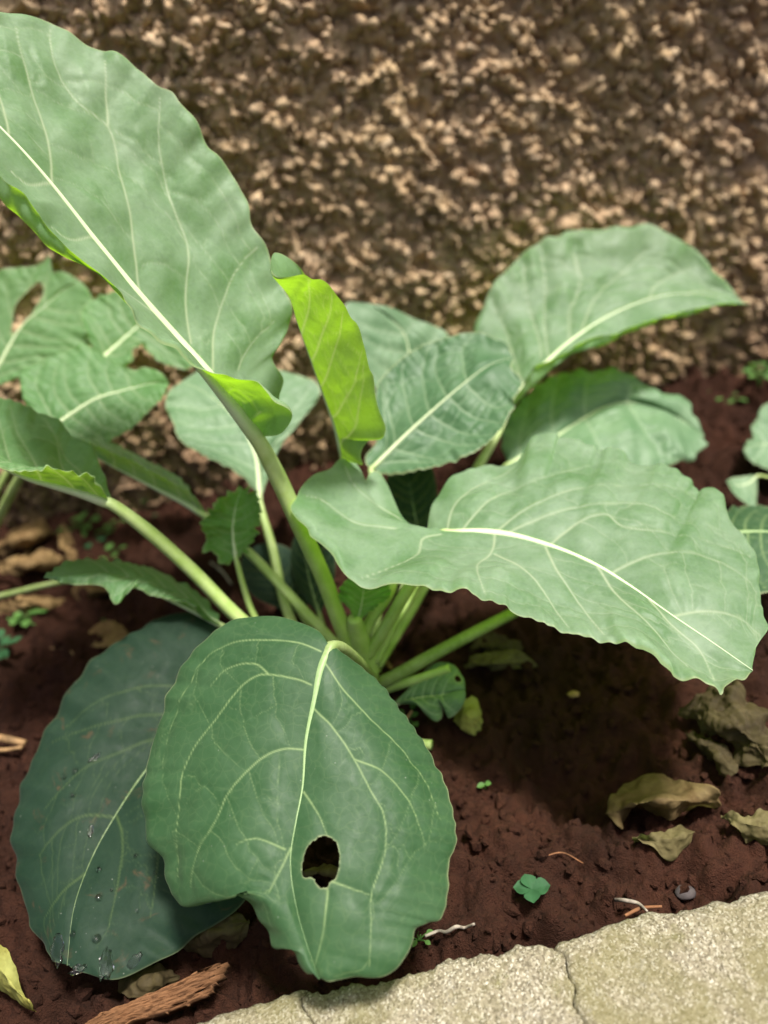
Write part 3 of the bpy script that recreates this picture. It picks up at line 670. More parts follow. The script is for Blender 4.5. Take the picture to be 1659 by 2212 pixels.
# shaded leaf under it
leaf(kale, [(1095, 1005, .85), (1190, 950, .862), (1330, 872, .885), (1430, 885, .885), (1522, 942, .87)],
     [(1085, 940, .875), (1115, 885, .89, .2), (1160, 832, .90), (1200, 812), (1240, 800, .905, .5), (1280, 802), (1312, 797, .905), (1350, 805), (1372, 820, .90, .72), (1400, 828), (1422, 850), (1450, 853), (1482, 868, .89, .88), (1495, 900), (1515, 920)],
     [(1150, 1050, .83), (1300, 1035, .83, .5), (1400, 1015), (1440, 1010, .84), (1470, 996), (1498, 996, .85, .85), (1505, 980), (1527, 962, .86), (1514, 950)],
     mat=LEAF_BLUE, nu=130, nv=50, key='L4b', stalk=[(815, 1440, .69), (900, 1300, .74), (1000, 1120, .81), (1095, 1005, .85)], sr=(.0045, .0038, .001), seed=6, blister=.005, quilt=.001, ruffle=.005, nlat=4, cupL=.008, cupR=.006)

# big spreading leaf on the right
leaf(kale, [(955, 1151, .618), (1070, 1150, .606), (1180, 1176, .590), (1280, 1216, .570), (1355, 1261, .555), (1455, 1331, .530), (1530, 1381, .515), (1626, 1448, .495)],
     [(926, 1146, .632, .008), (930, 1110, .642), (945, 1075, .652), (980, 1030, .662, .08), (1010, 1015), (1042, 1005, .67), (1065, 998), (1082, 1003), (1120, 995, .675, .2), (1142, 962), (1160, 945, .68), (1190, 940, .68, .27), (1205, 950), (1222, 945), (1250, 956), (1280, 962), (1302, 970), (1322, 959, .668, .42), (1345, 968), (1362, 988), (1385, 1004), (1430, 1005, .65, .55), (1455, 1015), (1480, 1035), (1495, 1058), (1512, 1068), (1540, 1058, .625, .70), (1556, 1080), (1567, 1102), (1572, 1122), (1601, 1150, .595, .79), (1612, 1175), (1632, 1200), (1642, 1250, .56, .87), (1648, 1285), (1650, 1320), (1661, 1352, .525, .95), (1642, 1390, .51), (1640, 1410)],
     [(925, 1147, .628, .004), (873, 1141, .632, .008), (850, 1090, .645), (830, 1042, .655), (815, 1020, .657), (800, 1022), (790, 1038, .65, .02), (778, 1012), (762, 990, .655), (735, 990, .65), (712, 1012, .64, .035), (680, 1022), (652, 1050, .62), (638, 1080), (627, 1100, .605, .06), (640, 1125), (665, 1143, .59, .075), (670, 1155), (692, 1168), (720, 1195, .575, .10), (730, 1215), (750, 1242, .562, .12), (780, 1263, .553, .15), (840, 1258, .547), (900, 1265, .540, .21), (920, 1272), (960, 1285), (985, 1280), (1000, 1281, .53, .30), (1040, 1296), (1082, 1303, .525, .38), (1120, 1325), (1172, 1338), (1215, 1357), (1270, 1370, .51, .6), (1310, 1385), (1345, 1392), (1375, 1402), (1402, 1418, .495, .75), (1425, 1440), (1450, 1468, .488, .82), (1480, 1474), (1508, 1474, .485), (1535, 1488), (1557, 1502, .48, .92), (1562, 1486), (1600, 1472, .487)],
     Rc=[(945, 1152, .620, .004), (915, 1152, .624, .008), (845, 1118, .628, .02), (800, 1105, .617, .035), (778, 1128, .608, .06), (818, 1166, .598, .10), (868, 1204, .586, .15), (962, 1208, .579, .21), (1035, 1220, .572, .30), (1105, 1230, .564, .38), (1255, 1292, .545, .6), (1378, 1332, .525, .75), (1470, 1400, .510, .86), (1545, 1440, .501, .93)],
     cupL=.006, nu=420, nv=110, key='L5', stalk=[(792, 1415, .678), (822, 1372, .668), (870, 1290, .648), (920, 1210, .632), (955, 1151, .618)], sr=(.0065, .0052, .0012), seed=7,
     veins=[[(995, 1149), (1055, 1096), (1130, 1061), (1230, 1031), (1340, 985)], [(1070, 1150), (1150, 1106), (1255, 1076), (1405, 1061), (1500, 1078)], [(1095, 1152), (1205, 1121), (1330, 1111), (1390, 1113), (1455, 1141), (1570, 1160)],
            [(1187, 1178), (1255, 1141), (1305, 1133), (1335, 1156), (1440, 1175), (1570, 1196), (1620, 1210)], [(1320, 1238), (1405, 1216), (1505, 1218), (1605, 1251), (1640, 1280)], [(965, 1149), (985, 1100), (1030, 1060), (1100, 1020), (1160, 965)],
            [(1455, 1331), (1520, 1330), (1600, 1345), (1640, 1370)],
            [(1070, 1152), (1062, 1191), (1032, 1221), (1034, 1251), (1050, 1288)], [(1066, 1193), (1120, 1221), (1170, 1271), (1205, 1316), (1230, 1350)], [(1178, 1178), (1200, 1231), (1255, 1301), (1310, 1372)], [(1290, 1222), (1330, 1281), (1405, 1351), (1490, 1450)],
            [(1400, 1293), (1450, 1350), (1510, 1400), (1545, 1470)], [(955, 1153), (912, 1166), (903, 1200), (830, 1228), (780, 1245)], [(955, 1151), (850, 1142), (760, 1120), (700, 1080), (655, 1070)], [(900, 1147), (820, 1095), (765, 1045), (745, 1005)]],
     blister=.0040, quilt=.0009, ruffle=.0035, rfreq=34, hscale=2.4)

# front hanging leaf, chewed through
leaf(kale, [(712, 1394, .520), (692, 1440, .511), (678, 1510, .502), (660, 1600, .492), (653, 1700, .480), (638, 1780, .468), (627, 1860, .458), (640, 1960, .446), (666, 2050, .436), (690, 2115, .428)],
     [(692, 1366, .528), (660, 1348, .534, .02), (600, 1331, .543), (530, 1335, .548, .06), (470, 1360, .548), (415, 1412, .545, .15), (370, 1482, .539), (345, 1560, .530, .30), (322, 1640, .520), (308, 1720, .508, .47), (312, 1795, .498), (322, 1832), (345, 1850, .488, .6), (352, 1885), (362, 1915), (378, 1945), (402, 1962, .472, .72), (432, 1950), (455, 1930), (478, 1919, .466), (505, 1918), (530, 1935, .46, .83), (548, 1965), (562, 1992), (580, 2020), (592, 2048, .445, .92), (612, 2050), (630, 2055), (645, 2085), (662, 2105, .432, .96)],
     [(738, 1410, .522), (762, 1428, .525), (800, 1462, .528, .10), (850, 1520, .525), (905, 1592, .517, .30), (945, 1655, .509), (965, 1705), (977, 1745, .494, .5), (985, 1805, .482), (984, 1828), (972, 1855, .473), (968, 1905), (965, 1950, .458, .72), (950, 1986), (922, 1994), (897, 2006, .445, .82), (888, 2040), (868, 2075, .434, .9), (850, 2095), (828, 2107, .43), (770, 2110), (730, 2117, .427, .97)],
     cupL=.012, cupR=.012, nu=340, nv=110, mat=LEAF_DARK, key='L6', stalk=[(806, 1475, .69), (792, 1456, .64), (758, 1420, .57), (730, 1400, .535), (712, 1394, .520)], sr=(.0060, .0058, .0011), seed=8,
     holes=[[(656, 1868), (668, 1835), (700, 1811), (728, 1825), (736, 1862), (728, 1900), (718, 1905), (708, 1920), (690, 1912), (682, 1897), (660, 1894)]],
     veins=[[(676, 1480), (640, 1470), (590, 1463), (565, 1465), (530, 1490), (500, 1530), (470, 1571), (435, 1616), (405, 1676), (397, 1741), (388, 1820), (390, 1900)], [(657, 1620), (620, 1620), (575, 1643), (530, 1691), (500, 1736), (475, 1791), (440, 1841), (420, 1920)],
            [(696, 1410), (650, 1395), (575, 1390), (500, 1396), (450, 1425), (420, 1470), (390, 1530)], [(677, 1530), (720, 1576), (765, 1646), (810, 1736), (832, 1780), (830, 1861), (805, 1933), (805, 2016), (800, 2090)],
            [(630, 1830), (605, 1890), (570, 1970)], [(700, 1430), (745, 1500), (800, 1560), (870, 1630), (920, 1700), (950, 1780)], [(716, 1905), (760, 1920), (803, 1936)], [(655, 1710), (690, 1765), (712, 1812)], [(712, 1920), (702, 2010), (680, 2090)],
            [(590, 1463), (560, 1440), (500, 1450), (460, 1490)], [(765, 1646), (820, 1670), (880, 1740), (920, 1840)], [(620, 1836), (560, 1815), (520, 1830)]],
     blister=.0016, quilt=.0005, ruffle=.0025, rfreq=30, vw=0.66, mexp=2.8, memb=0.6)

# low dark leaf beneath it, lying near the soil
leaf(kale, [(600, 1425, .675), (480, 1502, .652), (390, 1582, .632), (315, 1664, .610), (250, 1760, .582), (200, 1850, .560), (160, 1960, .532), (145, 2086, .507)],
     [(545, 1372, .695), (480, 1346, .70, .06), (430, 1326, .70), (380, 1325, .693, .16), (335, 1340), (300, 1360, .68), (265, 1376), (232, 1402, .668, .33), (200, 1425), (170, 1462, .652), (145, 1500), (122, 1542, .637, .48), (98, 1580), (80, 1614, .622), (50, 1682, .605, .62), (33, 1750, .59), (28, 1800), (31, 1842, .573, .78), (45, 1920, .555), (60, 1970), (72, 2005, .535, .91), (90, 2042, .522), (112, 2068, .513)],
     [(650, 1560, .63, .2), (650, 1700, .595, .4), (610, 1820, .565, .58), (545, 1925, .542, .7), (505, 1972, .532), (462, 2000), (420, 2024, .522, .8), (385, 2055), (340, 2078, .513), (300, 2096, .508, .9), (245, 2117, .501), (185, 2103, .503)],
     cupL=.007, cupR=.005, nu=230, nv=75, mat=LEAF_SHADED, key='L7', stalk=[(800, 1482, .70), (720, 1445, .695), (650, 1420, .688), (600, 1425, .675)], sr=(.0055, .0036, .0008), seed=9, blister=.0022, quilt=.0002, ruffle=.004,
     veins=[[(480, 1502), (400, 1490), (330, 1492), (230, 1520), (140, 1580)], [(430, 1545), (340, 1550), (250, 1570), (110, 1610)], [(390, 1580), (315, 1608), (250, 1640), (190, 1670), (100, 1760)], [(245, 1766), (190, 1768), (140, 1800), (90, 1860)], [(250, 1760), (268, 1810), (262, 1900), (240, 2010)],
            [(320, 1660), (350, 1780), (345, 1900), (330, 1990)], [(450, 1530), (500, 1700), (480, 1850), (430, 1960)], [(185, 1885), (140, 1930), (100, 1990)]])

# left leaf at mid height
leaf(kale, [(240, 1086, .612), (170, 1062, .604), (110, 1046, .594), (60, 1032, .584), (0, 1004, .572), (-80, 955, .562), (-220, 880, .555)],
     [(237, 1064, .63, .05), (226, 1030, .64), (210, 990, .65), (192, 958, .655), (168, 950), (150, 938, .66, .25), (135, 912), (112, 901), (88, 892), (60, 880, .665, .45), (30, 866), (0, 862, .66, .6), (-80, 840, .64), (-160, 850, .60)],
     [(230, 1062, .60), (210, 1040, .588, .1), (192, 1022, .582), (160, 1020), (110, 1012, .57, .35), (60, 1021, .56), (0, 1015, .55, .6), (-80, 990, .545), (-160, 930, .548)],
     cupL=-.008, cupR=.004, nu=170, nv=60, mat=LEAF_BACK, key='L8', stalk=[(780, 1478, .70), (640, 1425, .688), (520, 1338, .665), (420, 1237, .648), (320, 1147, .628), (240, 1086, .612)], sr=(.0068, .0058, .0012), seed=10, blister=.0025, ruffle=.0035)

# narrow backlit leaf behind it
leaf(kale, [(440, 1110, .735), (400, 1086, .735), (340, 1056, .73), (280, 1026, .725), (215, 992, .717), (150, 955, .71)],
     [(412, 1078, .765), (402, 1048, .775, .15), (372, 1020, .775), (300, 985, .765, .5), (220, 945, .745)],
     [(405, 1064, .722), (370, 1040, .716), (330, 1018, .712, .4), (250, 981, .705), (205, 964, .703)],
     cupR=.006, nu=90, nv=34, stalk=[(785, 1455, .69), (650, 1312, .705), (540, 1196, .722), (440, 1110, .735)], sr=(.0048, .0042, .001), seed=11, ruffle=.003, nlat=5)

# leaf behind the big stalk
leaf(kale, [(562, 1085, .775), (553, 990, .79), (520, 920, .80), (460, 860, .815), (395, 822, .825)],
     [(540, 1046, .765), (500, 1016, .765, .2), (440, 985, .77), (384, 946, .78, .55), (376, 920), (358, 882, .80, .75), (362, 850, .81)],
     [(600, 975, .81), (650, 910, .825, .35), (692, 850, .84), (688, 830), (650, 812, .85, .6), (560, 790, .855), (470, 780, .845, .85)],
     nu=110, nv=44, mat=LEAF_BLUE, cupL=-.004, cupR=-.004, stalk=[(790, 1465, .70), (680, 1415, .71), (622, 1325, .725), (590, 1190, .752), (562, 1085, .775)], sr=(.0052, .0042, .0008), mexp=2.4, seed=12, ruffle=.003, nlat=5)

# young frilled leaf
leaf(kale, [(510, 1208, .70), (503, 1150, .703), (508, 1100, .706), (522, 1052, .708)],
     [(482, 1226, .692), (466, 1198, .695), (438, 1190, .69, .2), (446, 1162, .70), (431, 1132, .69, .5), (448, 1112, .70), (458, 1088, .695), (490, 1066, .70)],
     [(530, 1192, .692), (553, 1152, .685), (562, 1112, .69), (556, 1070, .70)], mat=LEAF_YOUNG, nu=70, nv=30, cupL=-.006, cupR=-.005,
     stalk=[(740, 1450, .69), (600, 1400, .69), (550, 1332, .692), (530, 1280, .697), (510, 1208, .70)], sr=(.0034, .0028, .0008), seed=13, ruffle=.009, rfreq=22, blister=.004, quilt=.001, nlat=5, vw=.6)

# low leaf on the left
leaf(kale, [(482, 1352, .69), (420, 1320, .688), (350, 1287, .682), (260, 1245, .67), (160, 1246, .652), (95, 1248, .642)],
     [(445, 1302, .705), (385, 1256, .71), (330, 1226, .71, .4), (250, 1212, .70), (170, 1209, .68, .8), (130, 1222, .66)],
     [(440, 1338, .68), (420, 1316, .672, .12), (400, 1300), (382, 1300), (350, 1292, .662), (320, 1285), (290, 1270, .655, .5), (250, 1307, .645), (224, 1268, .648, .7), (150, 1263, .642)],
     nu=110, nv=40, mat=LEAF_BACK, cupL=.004, cupR=.008, stalk=[(785, 1480, .70), (700, 1455, .70), (580, 1402, .695), (482, 1352, .69)], sr=(.0038, .0034, .0009), seed=14, ruffle=.005)

# tiny frilled leaf at the growing tip, and shaded inner leaves
leaf(kale, [(772, 1345, .662), (782, 1300, .652), (788, 1252, .645)], [(755, 1315, .655), (732, 1292, .655), (736, 1268, .655), (760, 1246, .65)], [(800, 1322, .65), (828, 1302, .648), (846, 1280, .648), (822, 1250, .646)],
     mat=LEAF_YOUNG, nu=50, nv=22, seed=15, ruffle=.008, rfreq=18, vw=.5, sr=(.002, .0018, .0006), stalk=[(772, 1385, .67), (772, 1345, .662)], blister=.003)
leaf(kale, [(905, 1160, .76), (892, 1090, .765), (878, 1000, .77)], [(855, 1140, .76), (835, 1080, .76), (845, 1010, .765)], [(938, 1120, .765), (944, 1060, .77), (925, 1000, .77)],
     mat=LEAF_SHADED, nu=60, nv=26, seed=16, sr=(.003, .0025, .0008), stalk=[(810, 1430, .70), (860, 1300, .73), (905, 1160, .76)])
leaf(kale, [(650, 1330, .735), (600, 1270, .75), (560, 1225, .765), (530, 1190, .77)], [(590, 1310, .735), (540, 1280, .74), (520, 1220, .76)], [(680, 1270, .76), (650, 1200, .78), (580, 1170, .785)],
     mat=LEAF_SHADED, nu=60, nv=26, seed=17, sr=(.003, .0025, .0008), stalk=[(780, 1460, .70), (700, 1400, .715), (650, 1330, .735)])
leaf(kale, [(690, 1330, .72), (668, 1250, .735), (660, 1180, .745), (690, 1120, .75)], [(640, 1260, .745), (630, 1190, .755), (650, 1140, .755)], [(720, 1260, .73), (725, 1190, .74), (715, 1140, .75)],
     mat=LEAF_SHADED, nu=60, nv=26, seed=27, sr=(.0034, .003, .0008), stalk=[(770, 1450, .70), (715, 1400, .71), (690, 1330, .72)])
# low leaf at the right, on the long stalk
leaf(kale, [(1540, 1156, .70), (1620, 1148, .692), (1690, 1150, .685), (1780, 1160, .68)], [(1560, 1108, .74), (1630, 1092, .75), (1700, 1105, .74)], [(1560, 1215, .665), (1620, 1280, .645), (1700, 1260, .65)],
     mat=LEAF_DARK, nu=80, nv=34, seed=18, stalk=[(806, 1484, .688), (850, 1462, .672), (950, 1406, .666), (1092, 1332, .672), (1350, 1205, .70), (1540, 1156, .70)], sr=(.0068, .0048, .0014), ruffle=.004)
# small chewed leaf on the soil
leaf(kale, [(848, 1522, .668), (900, 1508, .658), (950, 1502, .650), (1004, 1490, .648)], [(895, 1475, .668), (934, 1434, .672), (958, 1429, .668), (984, 1438, .662), (1001, 1466, .655)],
     [(902, 1524, .652), (919, 1544, .645), (943, 1559, .64), (955, 1549, .642), (957, 1524, .648), (969, 1551, .64), (992, 1534, .64), (1003, 1510, .644)],
     mat=LEAF_BLUE, nu=80, nv=34, seed=19, sr=(.003, .0022, .0008), stalk=[(810, 1495, .69), (848, 1522, .668)], holes=[[(985, 1462), (992, 1464), (994, 1476), (986, 1474)]], cupL=.004, cupR=.006)
tube('cut_stalk', [P(812, 1490, .688), P(880, 1474, .668), P(925, 1460, .662), P(972, 1444, .658)], [.006, .0045, .004, .0038], STALK, kale, 12, 6, along=[0, .35])
tube('cut_stalk', [Gs(870, 1600, .0), Gs(900, 1606, .006), Gs(932, 1609, .012)], [.004, .004, .0042], STALK, kale, 12, 6, along=[0, .35])

# ---------------------------------------------------------------- the plant on the left, by the wall
kale2 = empty('kale_plant', Gs(-110, 1240))
tag(kale2, 'kale plant by the wall whose leaf has a torn brown-edged hole', 'plant')
leaf(kale2, [(-30, 835, .85), (0, 784, .85), (50, 700, .855), (94, 664, .86), (133, 631, .865), (172, 606, .865)],
     [(-80, 760, .85), (-60, 660, .855), (-20, 595, .86), (20, 580), (70, 577, .865), (95, 566), (107, 553, .865), (108, 585), (140, 588, .865)],
     [(0, 830, .845), (40, 815, .845), (100, 785, .85), (170, 765, .85), (207, 720, .855), (205, 660, .86), (190, 625, .865)], mat=LEAF_BACK, nu=130, nv=50, seed=20,
     holes=[[(25, 722), (34, 664), (61, 631), (89, 613), (94, 628), (74, 667), (44, 704)]], stalk=[(-110, 1245, .955), (-70, 1050, .90), (-30, 835, .85)], sr=(.007, .0045, .001), blister=.0028, ruffle=.004)
leaf(kale2, [(215, 778, .83), (244, 753, .835), (303, 700, .845), (360, 655, .85), (400, 640, .85)], [(186, 722, .825), (175, 675, .83), (190, 652, .84), (215, 640, .845), (280, 622, .85), (350, 620, .85)],
     [(245, 790, .825), (267, 795, .825), (285, 785, .825), (290, 752, .83), (311, 742, .83), (333, 773, .83), (361, 786, .832), (412, 796, .835), (435, 740, .845)], mat=LEAF_BACK, nu=90, nv=40, seed=21, sr=(.005, .004, .001),
     stalk=[(-100, 1240, .955), (40, 980, .90), (160, 840, .85), (215, 778, .83)], ruffle=.006, blister=.0025)
leaf(kale2, [(108, 927, .755), (156, 893, .76), (206, 862, .765), (261, 845, .77), (333, 828, .775), (365, 828, .775)], [(60, 882, .76), (42, 830, .77), (44, 806, .775), (75, 784, .78), (156, 753, .79), (182, 742, .79), (230, 772, .785), (280, 796, .78), (326, 796, .78), (352, 808, .776)],
     [(150, 962, .745), (195, 967, .745), (222, 965, .745), (250, 946, .75), (294, 920, .755), (320, 892, .76), (357, 853, .77)], mat=LEAF_BACK, nu=130, nv=50, seed=22, sr=(.0075, .0042, .001), mexp=1.3,
     stalk=[(-110, 1240, .955), (-20, 1145, .87), (40, 1035, .80), (108, 927, .755)], blister=.003, quilt=.0013, ruffle=.004)
tube('cut_stalk', [P(-120, 1310, .92), P(0, 1288, .88), P(90, 1266, .85), P(170, 1250, .83)], [.0042, .0036, .0032, .0028], STALK_DARK, kale2, 12, 6, along=[0, .3])
# ---------------------------------------------------------------- the plant at the right edge
kale3 = empty('kale_plant', Gs(1800, 1080))
tag(kale3, 'pale bluish kale leaves of a plant mostly past the right edge', 'plant')
leaf(kale3, [(1760, 1010, .90), (1700, 970, .905), (1640, 960, .905), (1606, 972, .90)], [(1740, 900, .93), (1680, 866, .935), (1645, 880, .93), (1634, 905), (1622, 925, .92), (1628, 945), (1612, 958, .91)], [(1700, 1020, .885), (1659, 1012, .885), (1630, 1000, .89), (1612, 985)],
     mat=LEAF_BLUE, nu=80, nv=34, seed=23, stalk=[(1800, 1085, .94), (1790, 1050, .92), (1760, 1010, .90)], sr=(.005, .004, .001), ruffle=.004)
leaf(kale3, [(1636, 1027, .86), (1615, 1045, .86), (1590, 1048, .858), (1570, 1038, .855)], [(1620, 1026, .865), (1600, 1029, .865), (1584, 1031, .86)], [(1635, 1075, .845), (1632, 1098, .84), (1605, 1084, .845), (1582, 1062, .85)],
     mat=LEAF_BLUE, nu=50, nv=22, seed=24, stalk=[(1800, 1090, .94), (1720, 1050, .90), (1636, 1027, .86)], sr=(.003, .002, .0008))

# ================================================================== GROUND LITTER
def litter(name, label, up, lo, b, t, mat, lift=0.012, curl=0.02, crumple=0.006, cat='dry leaf', group=None, nu=60, nv=20, seed=0):
    """withered leaf lying on the soil: base b, tip t, upper outline up, lower outline lo (pixels)"""
    f = lambda q, l: (q[0], q[1], gd_s(q[0], q[1], l))
    m = ((b[0]+t[0])/2, (b[1]+t[1])/2)
    m = (0.5*m[0]+0.25*(up[len(up)//2][0]+lo[len(lo)//2][0]), 0.5*m[1]+0.25*(up[len(up)//2][1]+lo[len(lo)//2][1]))
    root = leaf(None, [f(b, lift), f(m, lift+curl), f(t, lift)], [f(q, lift+curl*0.5) for q in up], [f(q, lift*0.6) for q in lo], mat=mat, nu=nu, nv=nv, name=name, sub=False,
                crumple=crumple, ruffle=crumple*0.8, rfreq=9, seed=seed, blister=.001, serr=0.10, vw=.7, nlat=4)
    tag(root, label, cat, group); return root
litter('withered_leaf', 'tan curled withered leaf with an arched back and torn lower edge on bare soil', [(1550, 1702), (1490, 1690), (1430, 1678), (1370, 1682), (1322, 1710)], [(1520, 1742), (1478, 1748), (1450, 1772), (1412, 1750), (1380, 1742), (1362, 1765), (1346, 1792), (1328, 1778)], (1557, 1738), (1308, 1758), DRY_TAN, .012, .03, .004, seed=31)
litter('withered_leaf', 'pale green scrap of torn leaf just in front of the tan curled leaf', [(1385, 1800), (1420, 1796), (1470, 1788)], [(1375, 1820), (1410, 1832), (1440, 1856), (1462, 1838), (1490, 1822)], (1365, 1812), (1502, 1796), DRY_GREEN, .006, .008, .004, seed=32)
litter('withered_leaf', 'pale yellowish green crumpled leaf scrap beside the concrete kerb end of the bed', [(1575, 1752), (1610, 1760), (1650, 1750)], [(1590, 1790), (1610, 1812), (1650, 1825)], (1563, 1765), (1690, 1790), DRY_GREEN, .008, .012, .005, seed=33)
litter('withered_leaf', 'large crumpled olive brown withered leaf in the shade of the big right leaf', [(1480, 1520), (1530, 1490), (1590, 1480), (1650, 1560)], [(1500, 1560), (1560, 1600), (1600, 1640), (1660, 1660)], (1465, 1540), (1700, 1640), DRY_OLIVE, .012, .03, .012, nu=90, nv=34, seed=34)
litter('withered_leaf', 'thin olive strip of withered leaf lying below the crumpled olive leaf', [(1500, 1580), (1540, 1600), (1580, 1640)], [(1500, 1600), (1545, 1640), (1570, 1672)], (1478, 1585), (1592, 1668), DRY_OLIVE, .008, .01, .006, seed=35)
litter('withered_leaf', 'yellowish tattered leaf scrap under the long stalk', [(1015, 1420), (1060, 1405), (1120, 1405)], [(1030, 1446), (1080, 1450), (1130, 1446)], (1002, 1440), (1165, 1440), DRY_GREEN, .006, .012, .006, seed=36)
litter('withered_leaf', 'brown olive flake behind the yellowish tattered scrap', [(1030, 1380), (1060, 1368), (1100, 1380)], [(1030, 1412), (1070, 1420), (1100, 1412)], (1015, 1400), (1130, 1400), DRY_OLIVE, .010, .012, .006, seed=37)
litter('withered_leaf', 'small bright yellow leaf scrap beside the little chewed leaf', [(1000, 1515), (1020, 1505), (1036, 1520)], [(985, 1560), (1005, 1580), (1030, 1588)], (982, 1540), (1042, 1570), DRY_YELLOW, .008, .010, .004, seed=38)
litter('withered_leaf', 'upper curled brown dead leaf on the soil beside the leaning thick stalk', [(20, 1160), (60, 1130), (100, 1128)], [(20, 1195), (60, 1185), (95, 1165)], (-30, 1190), (118, 1150), DRY_BROWN, .012, .022, .008, seed=39)
litter('withered_leaf', 'lower curled brown dead leaf on the soil beside the leaning thick stalk', [(20, 1205), (70, 1195), (110, 1190)], [(20, 1240), (70, 1240), (115, 1225)], (-30, 1225), (140, 1210), DRY_BROWN, .010, .020, .008, seed=40)
litter('withered_leaf', 'upright sliver of tan dead leaf next to a green weed tuft', [(128, 1150), (130, 1180), (145, 1200)], [(150, 1150), (160, 1180), (165, 1200)], (135, 1130), (160, 1215), DRY_BROWN, .012, .01, .004, seed=41)
litter('withered_leaf', 'brown leaf fragment lying below the low frilled leaf', [(170, 1265), (200, 1255), (230, 1258)], [(160, 1290), (195, 1300), (220, 1290)], (150, 1280), (250, 1275), DRY_BROWN, .006, .010, .005, seed=42)
litter('withered_leaf', 'flat brown leaf fragment under the thin stalk near the soil weeds', [(10, 1300), (50, 1285), (110, 1290)], [(20, 1325), (60, 1330), (110, 1315)], (-20, 1315), (145, 1300), DRY_BROWN, .006, .010, .006, seed=43)
litter('withered_leaf', 'yellow green fading leaf with orange edge at the corner of the bed', [(10, 2046), (32, 2085), (48, 2130), (60, 2165)], [(-30, 2110), (0, 2130), (25, 2150)], (-40, 2040), (74, 2190), DRY_YELLOW, .020, .012, .002, seed=44)
litter('withered_leaf', 'pale decaying leaf showing under the edge of the dark low leaf', [(400, 2010), (440, 1985), (500, 1965)], [(400, 2050), (450, 2065), (520, 2030)], (380, 2040), (540, 1990), DRY_OLIVE, .006, .010, .006, seed=45)
litter('withered_leaf', 'grey green decaying leaf between the dark low leaf and the bark strip', [(270, 2110), (310, 2100), (350, 2090)], [(270, 2150), (310, 2155), (350, 2130)], (250, 2135), (385, 2110), DRY_OLIVE, .006, .008, .005, seed=46)
litter('withered_leaf', 'yellowish dry leaf piece seen through the chewed hole', [(655, 1878), (690, 1868), (730, 1872)], [(655, 1898), (690, 1892), (730, 1898)], (630, 1890), (760, 1888), DRY_TAN, .006, .012, .004, seed=47)
litter('withered_leaf', 'crumbling brown leaf on the soil by the dark low leaf margin', [(215, 1340), (250, 1345), (280, 1370)], [(190, 1390), (230, 1400), (262, 1400)], (190, 1360), (285, 1390), DRY_BROWN, .004, .006, .004, seed=48)

# strip of fibrous bark lying along the kerb
ba, bb = Gs(150, 2262, .012), Gs(448, 2122, .014)
nl, nw = 170, 80
dirb = bb-ba; Lb = np.linalg.norm(dirb); dirb /= Lb; wv_ = np.cross([0, 0, 1], dirb); wv_ /= np.linalg.norm(wv_); upb = np.cross(dirb, wv_)
a = np.linspace(0, 1, nl)[:, None]; w = np.linspace(-1, 1, nw)[None]
fib = fbm(np.stack([a*5+0*w, w*12+0*a, 0*a*w+2], -1), 4)*0.5 + 0.5
fib2 = noise3(np.stack([a*9+0*w, w*26+0*a, 0*a*w+9], -1))
wid = 0.0078*(0.55 + 0.5*a)*(1 + 0.18*noise3(np.stack([a*9, a*0+1, a*0], -1)))
jag = 0.030*noise3(np.stack([0*a*w+3, w*9+0*a, 0*a*w], -1)) + 0.022*noise3(np.stack([0*a*w+8, w*24+0*a, 0*a*w], -1))
al = a*Lb + np.where(a > .5, jag*(a-.5)*2, jag*(a-.5)*2)
hh = 0.006*(1-w**2)**.5 + 0.0045*fib + 0.0026*fib2 + 0.003*np.sin(a*5)
topv = ba + al[..., None]*dirb + (w*wid)[..., None]*wv_ + hh[..., None]*upb
botv = ba + al[..., None]*dirb + (w*wid*0.98)[..., None]*wv_ + (hh*0.25 - 0.004)[..., None]*upb
V = np.concatenate([topv.reshape(-1, 3), botv.reshape(-1, 3)]); gf = grid_faces(nl, nw); off = nl*nw
it = np.arange(nl*nw).reshape(nl, nw)
ring = np.concatenate([it[0, :], it[1:, -1], it[-1, -2::-1], it[-2:0:-1, 0]]); r2 = np.roll(ring, -1)
fs = np.vstack([gf, gf[:, ::-1]+off, np.stack([ring, r2, r2+off, ring+off], -1)])
fa = np.clip(0.45 + 0.55*fib2 + 0.3*(fib-.5), 0, 1).ravel()
tag(mesh_obj('bark_strip', V, fs, BARK, None, attrs={'fib': np.concatenate([fa, fa])}), 'frayed strip of reddish brown fibrous bark lying against the kerb', 'bark')

def twig(name, label, pts, r, mat, cat='twig', lift=None):
    q = [Gs(x, y, l) for x, y, l in pts]; o = tube(name, q, r, mat, None, 8, 6, lump=0.12*max(r)); tag(o, label, cat); return o
twig('twig', 'wavy whitish dry root on the soil beside the hanging leaf tip', [(918, 2022, .004), (945, 2012, .006), (965, 2013, .004), (985, 2002, .006), (1003, 2004, .004), (1024, 1996, .007)], [.0010, .0013, .0009], TWIG_PALE)
twig('twig', 'pale brown twig curling over the kerb edge', [(1328, 1944, .008), (1350, 1945, .012), (1375, 1950, .014), (1398, 1968, .018)], [.0013, .0012, .0007], TWIG_PALE)
twig('twig', 'orange brown twig lying along the kerb edge', [(1350, 1978, .014), (1385, 1962, .014), (1430, 1958, .014)], [.0010, .0011, .0008], TWIG_ORANGE)
twig('straw', 'upper dry straw stalk poking from beside the dark low leaf', [(-40, 1588, .012), (10, 1596, .015), (55, 1606, .014)], [.004, .0036, .003], STRAW, 'straw')
twig('straw', 'lower thin dry straw poking from beside the dark low leaf', [(-40, 1618, .008), (10, 1620, .009), (48, 1614, .010)], [.0022, .002, .0016], STRAW, 'straw')
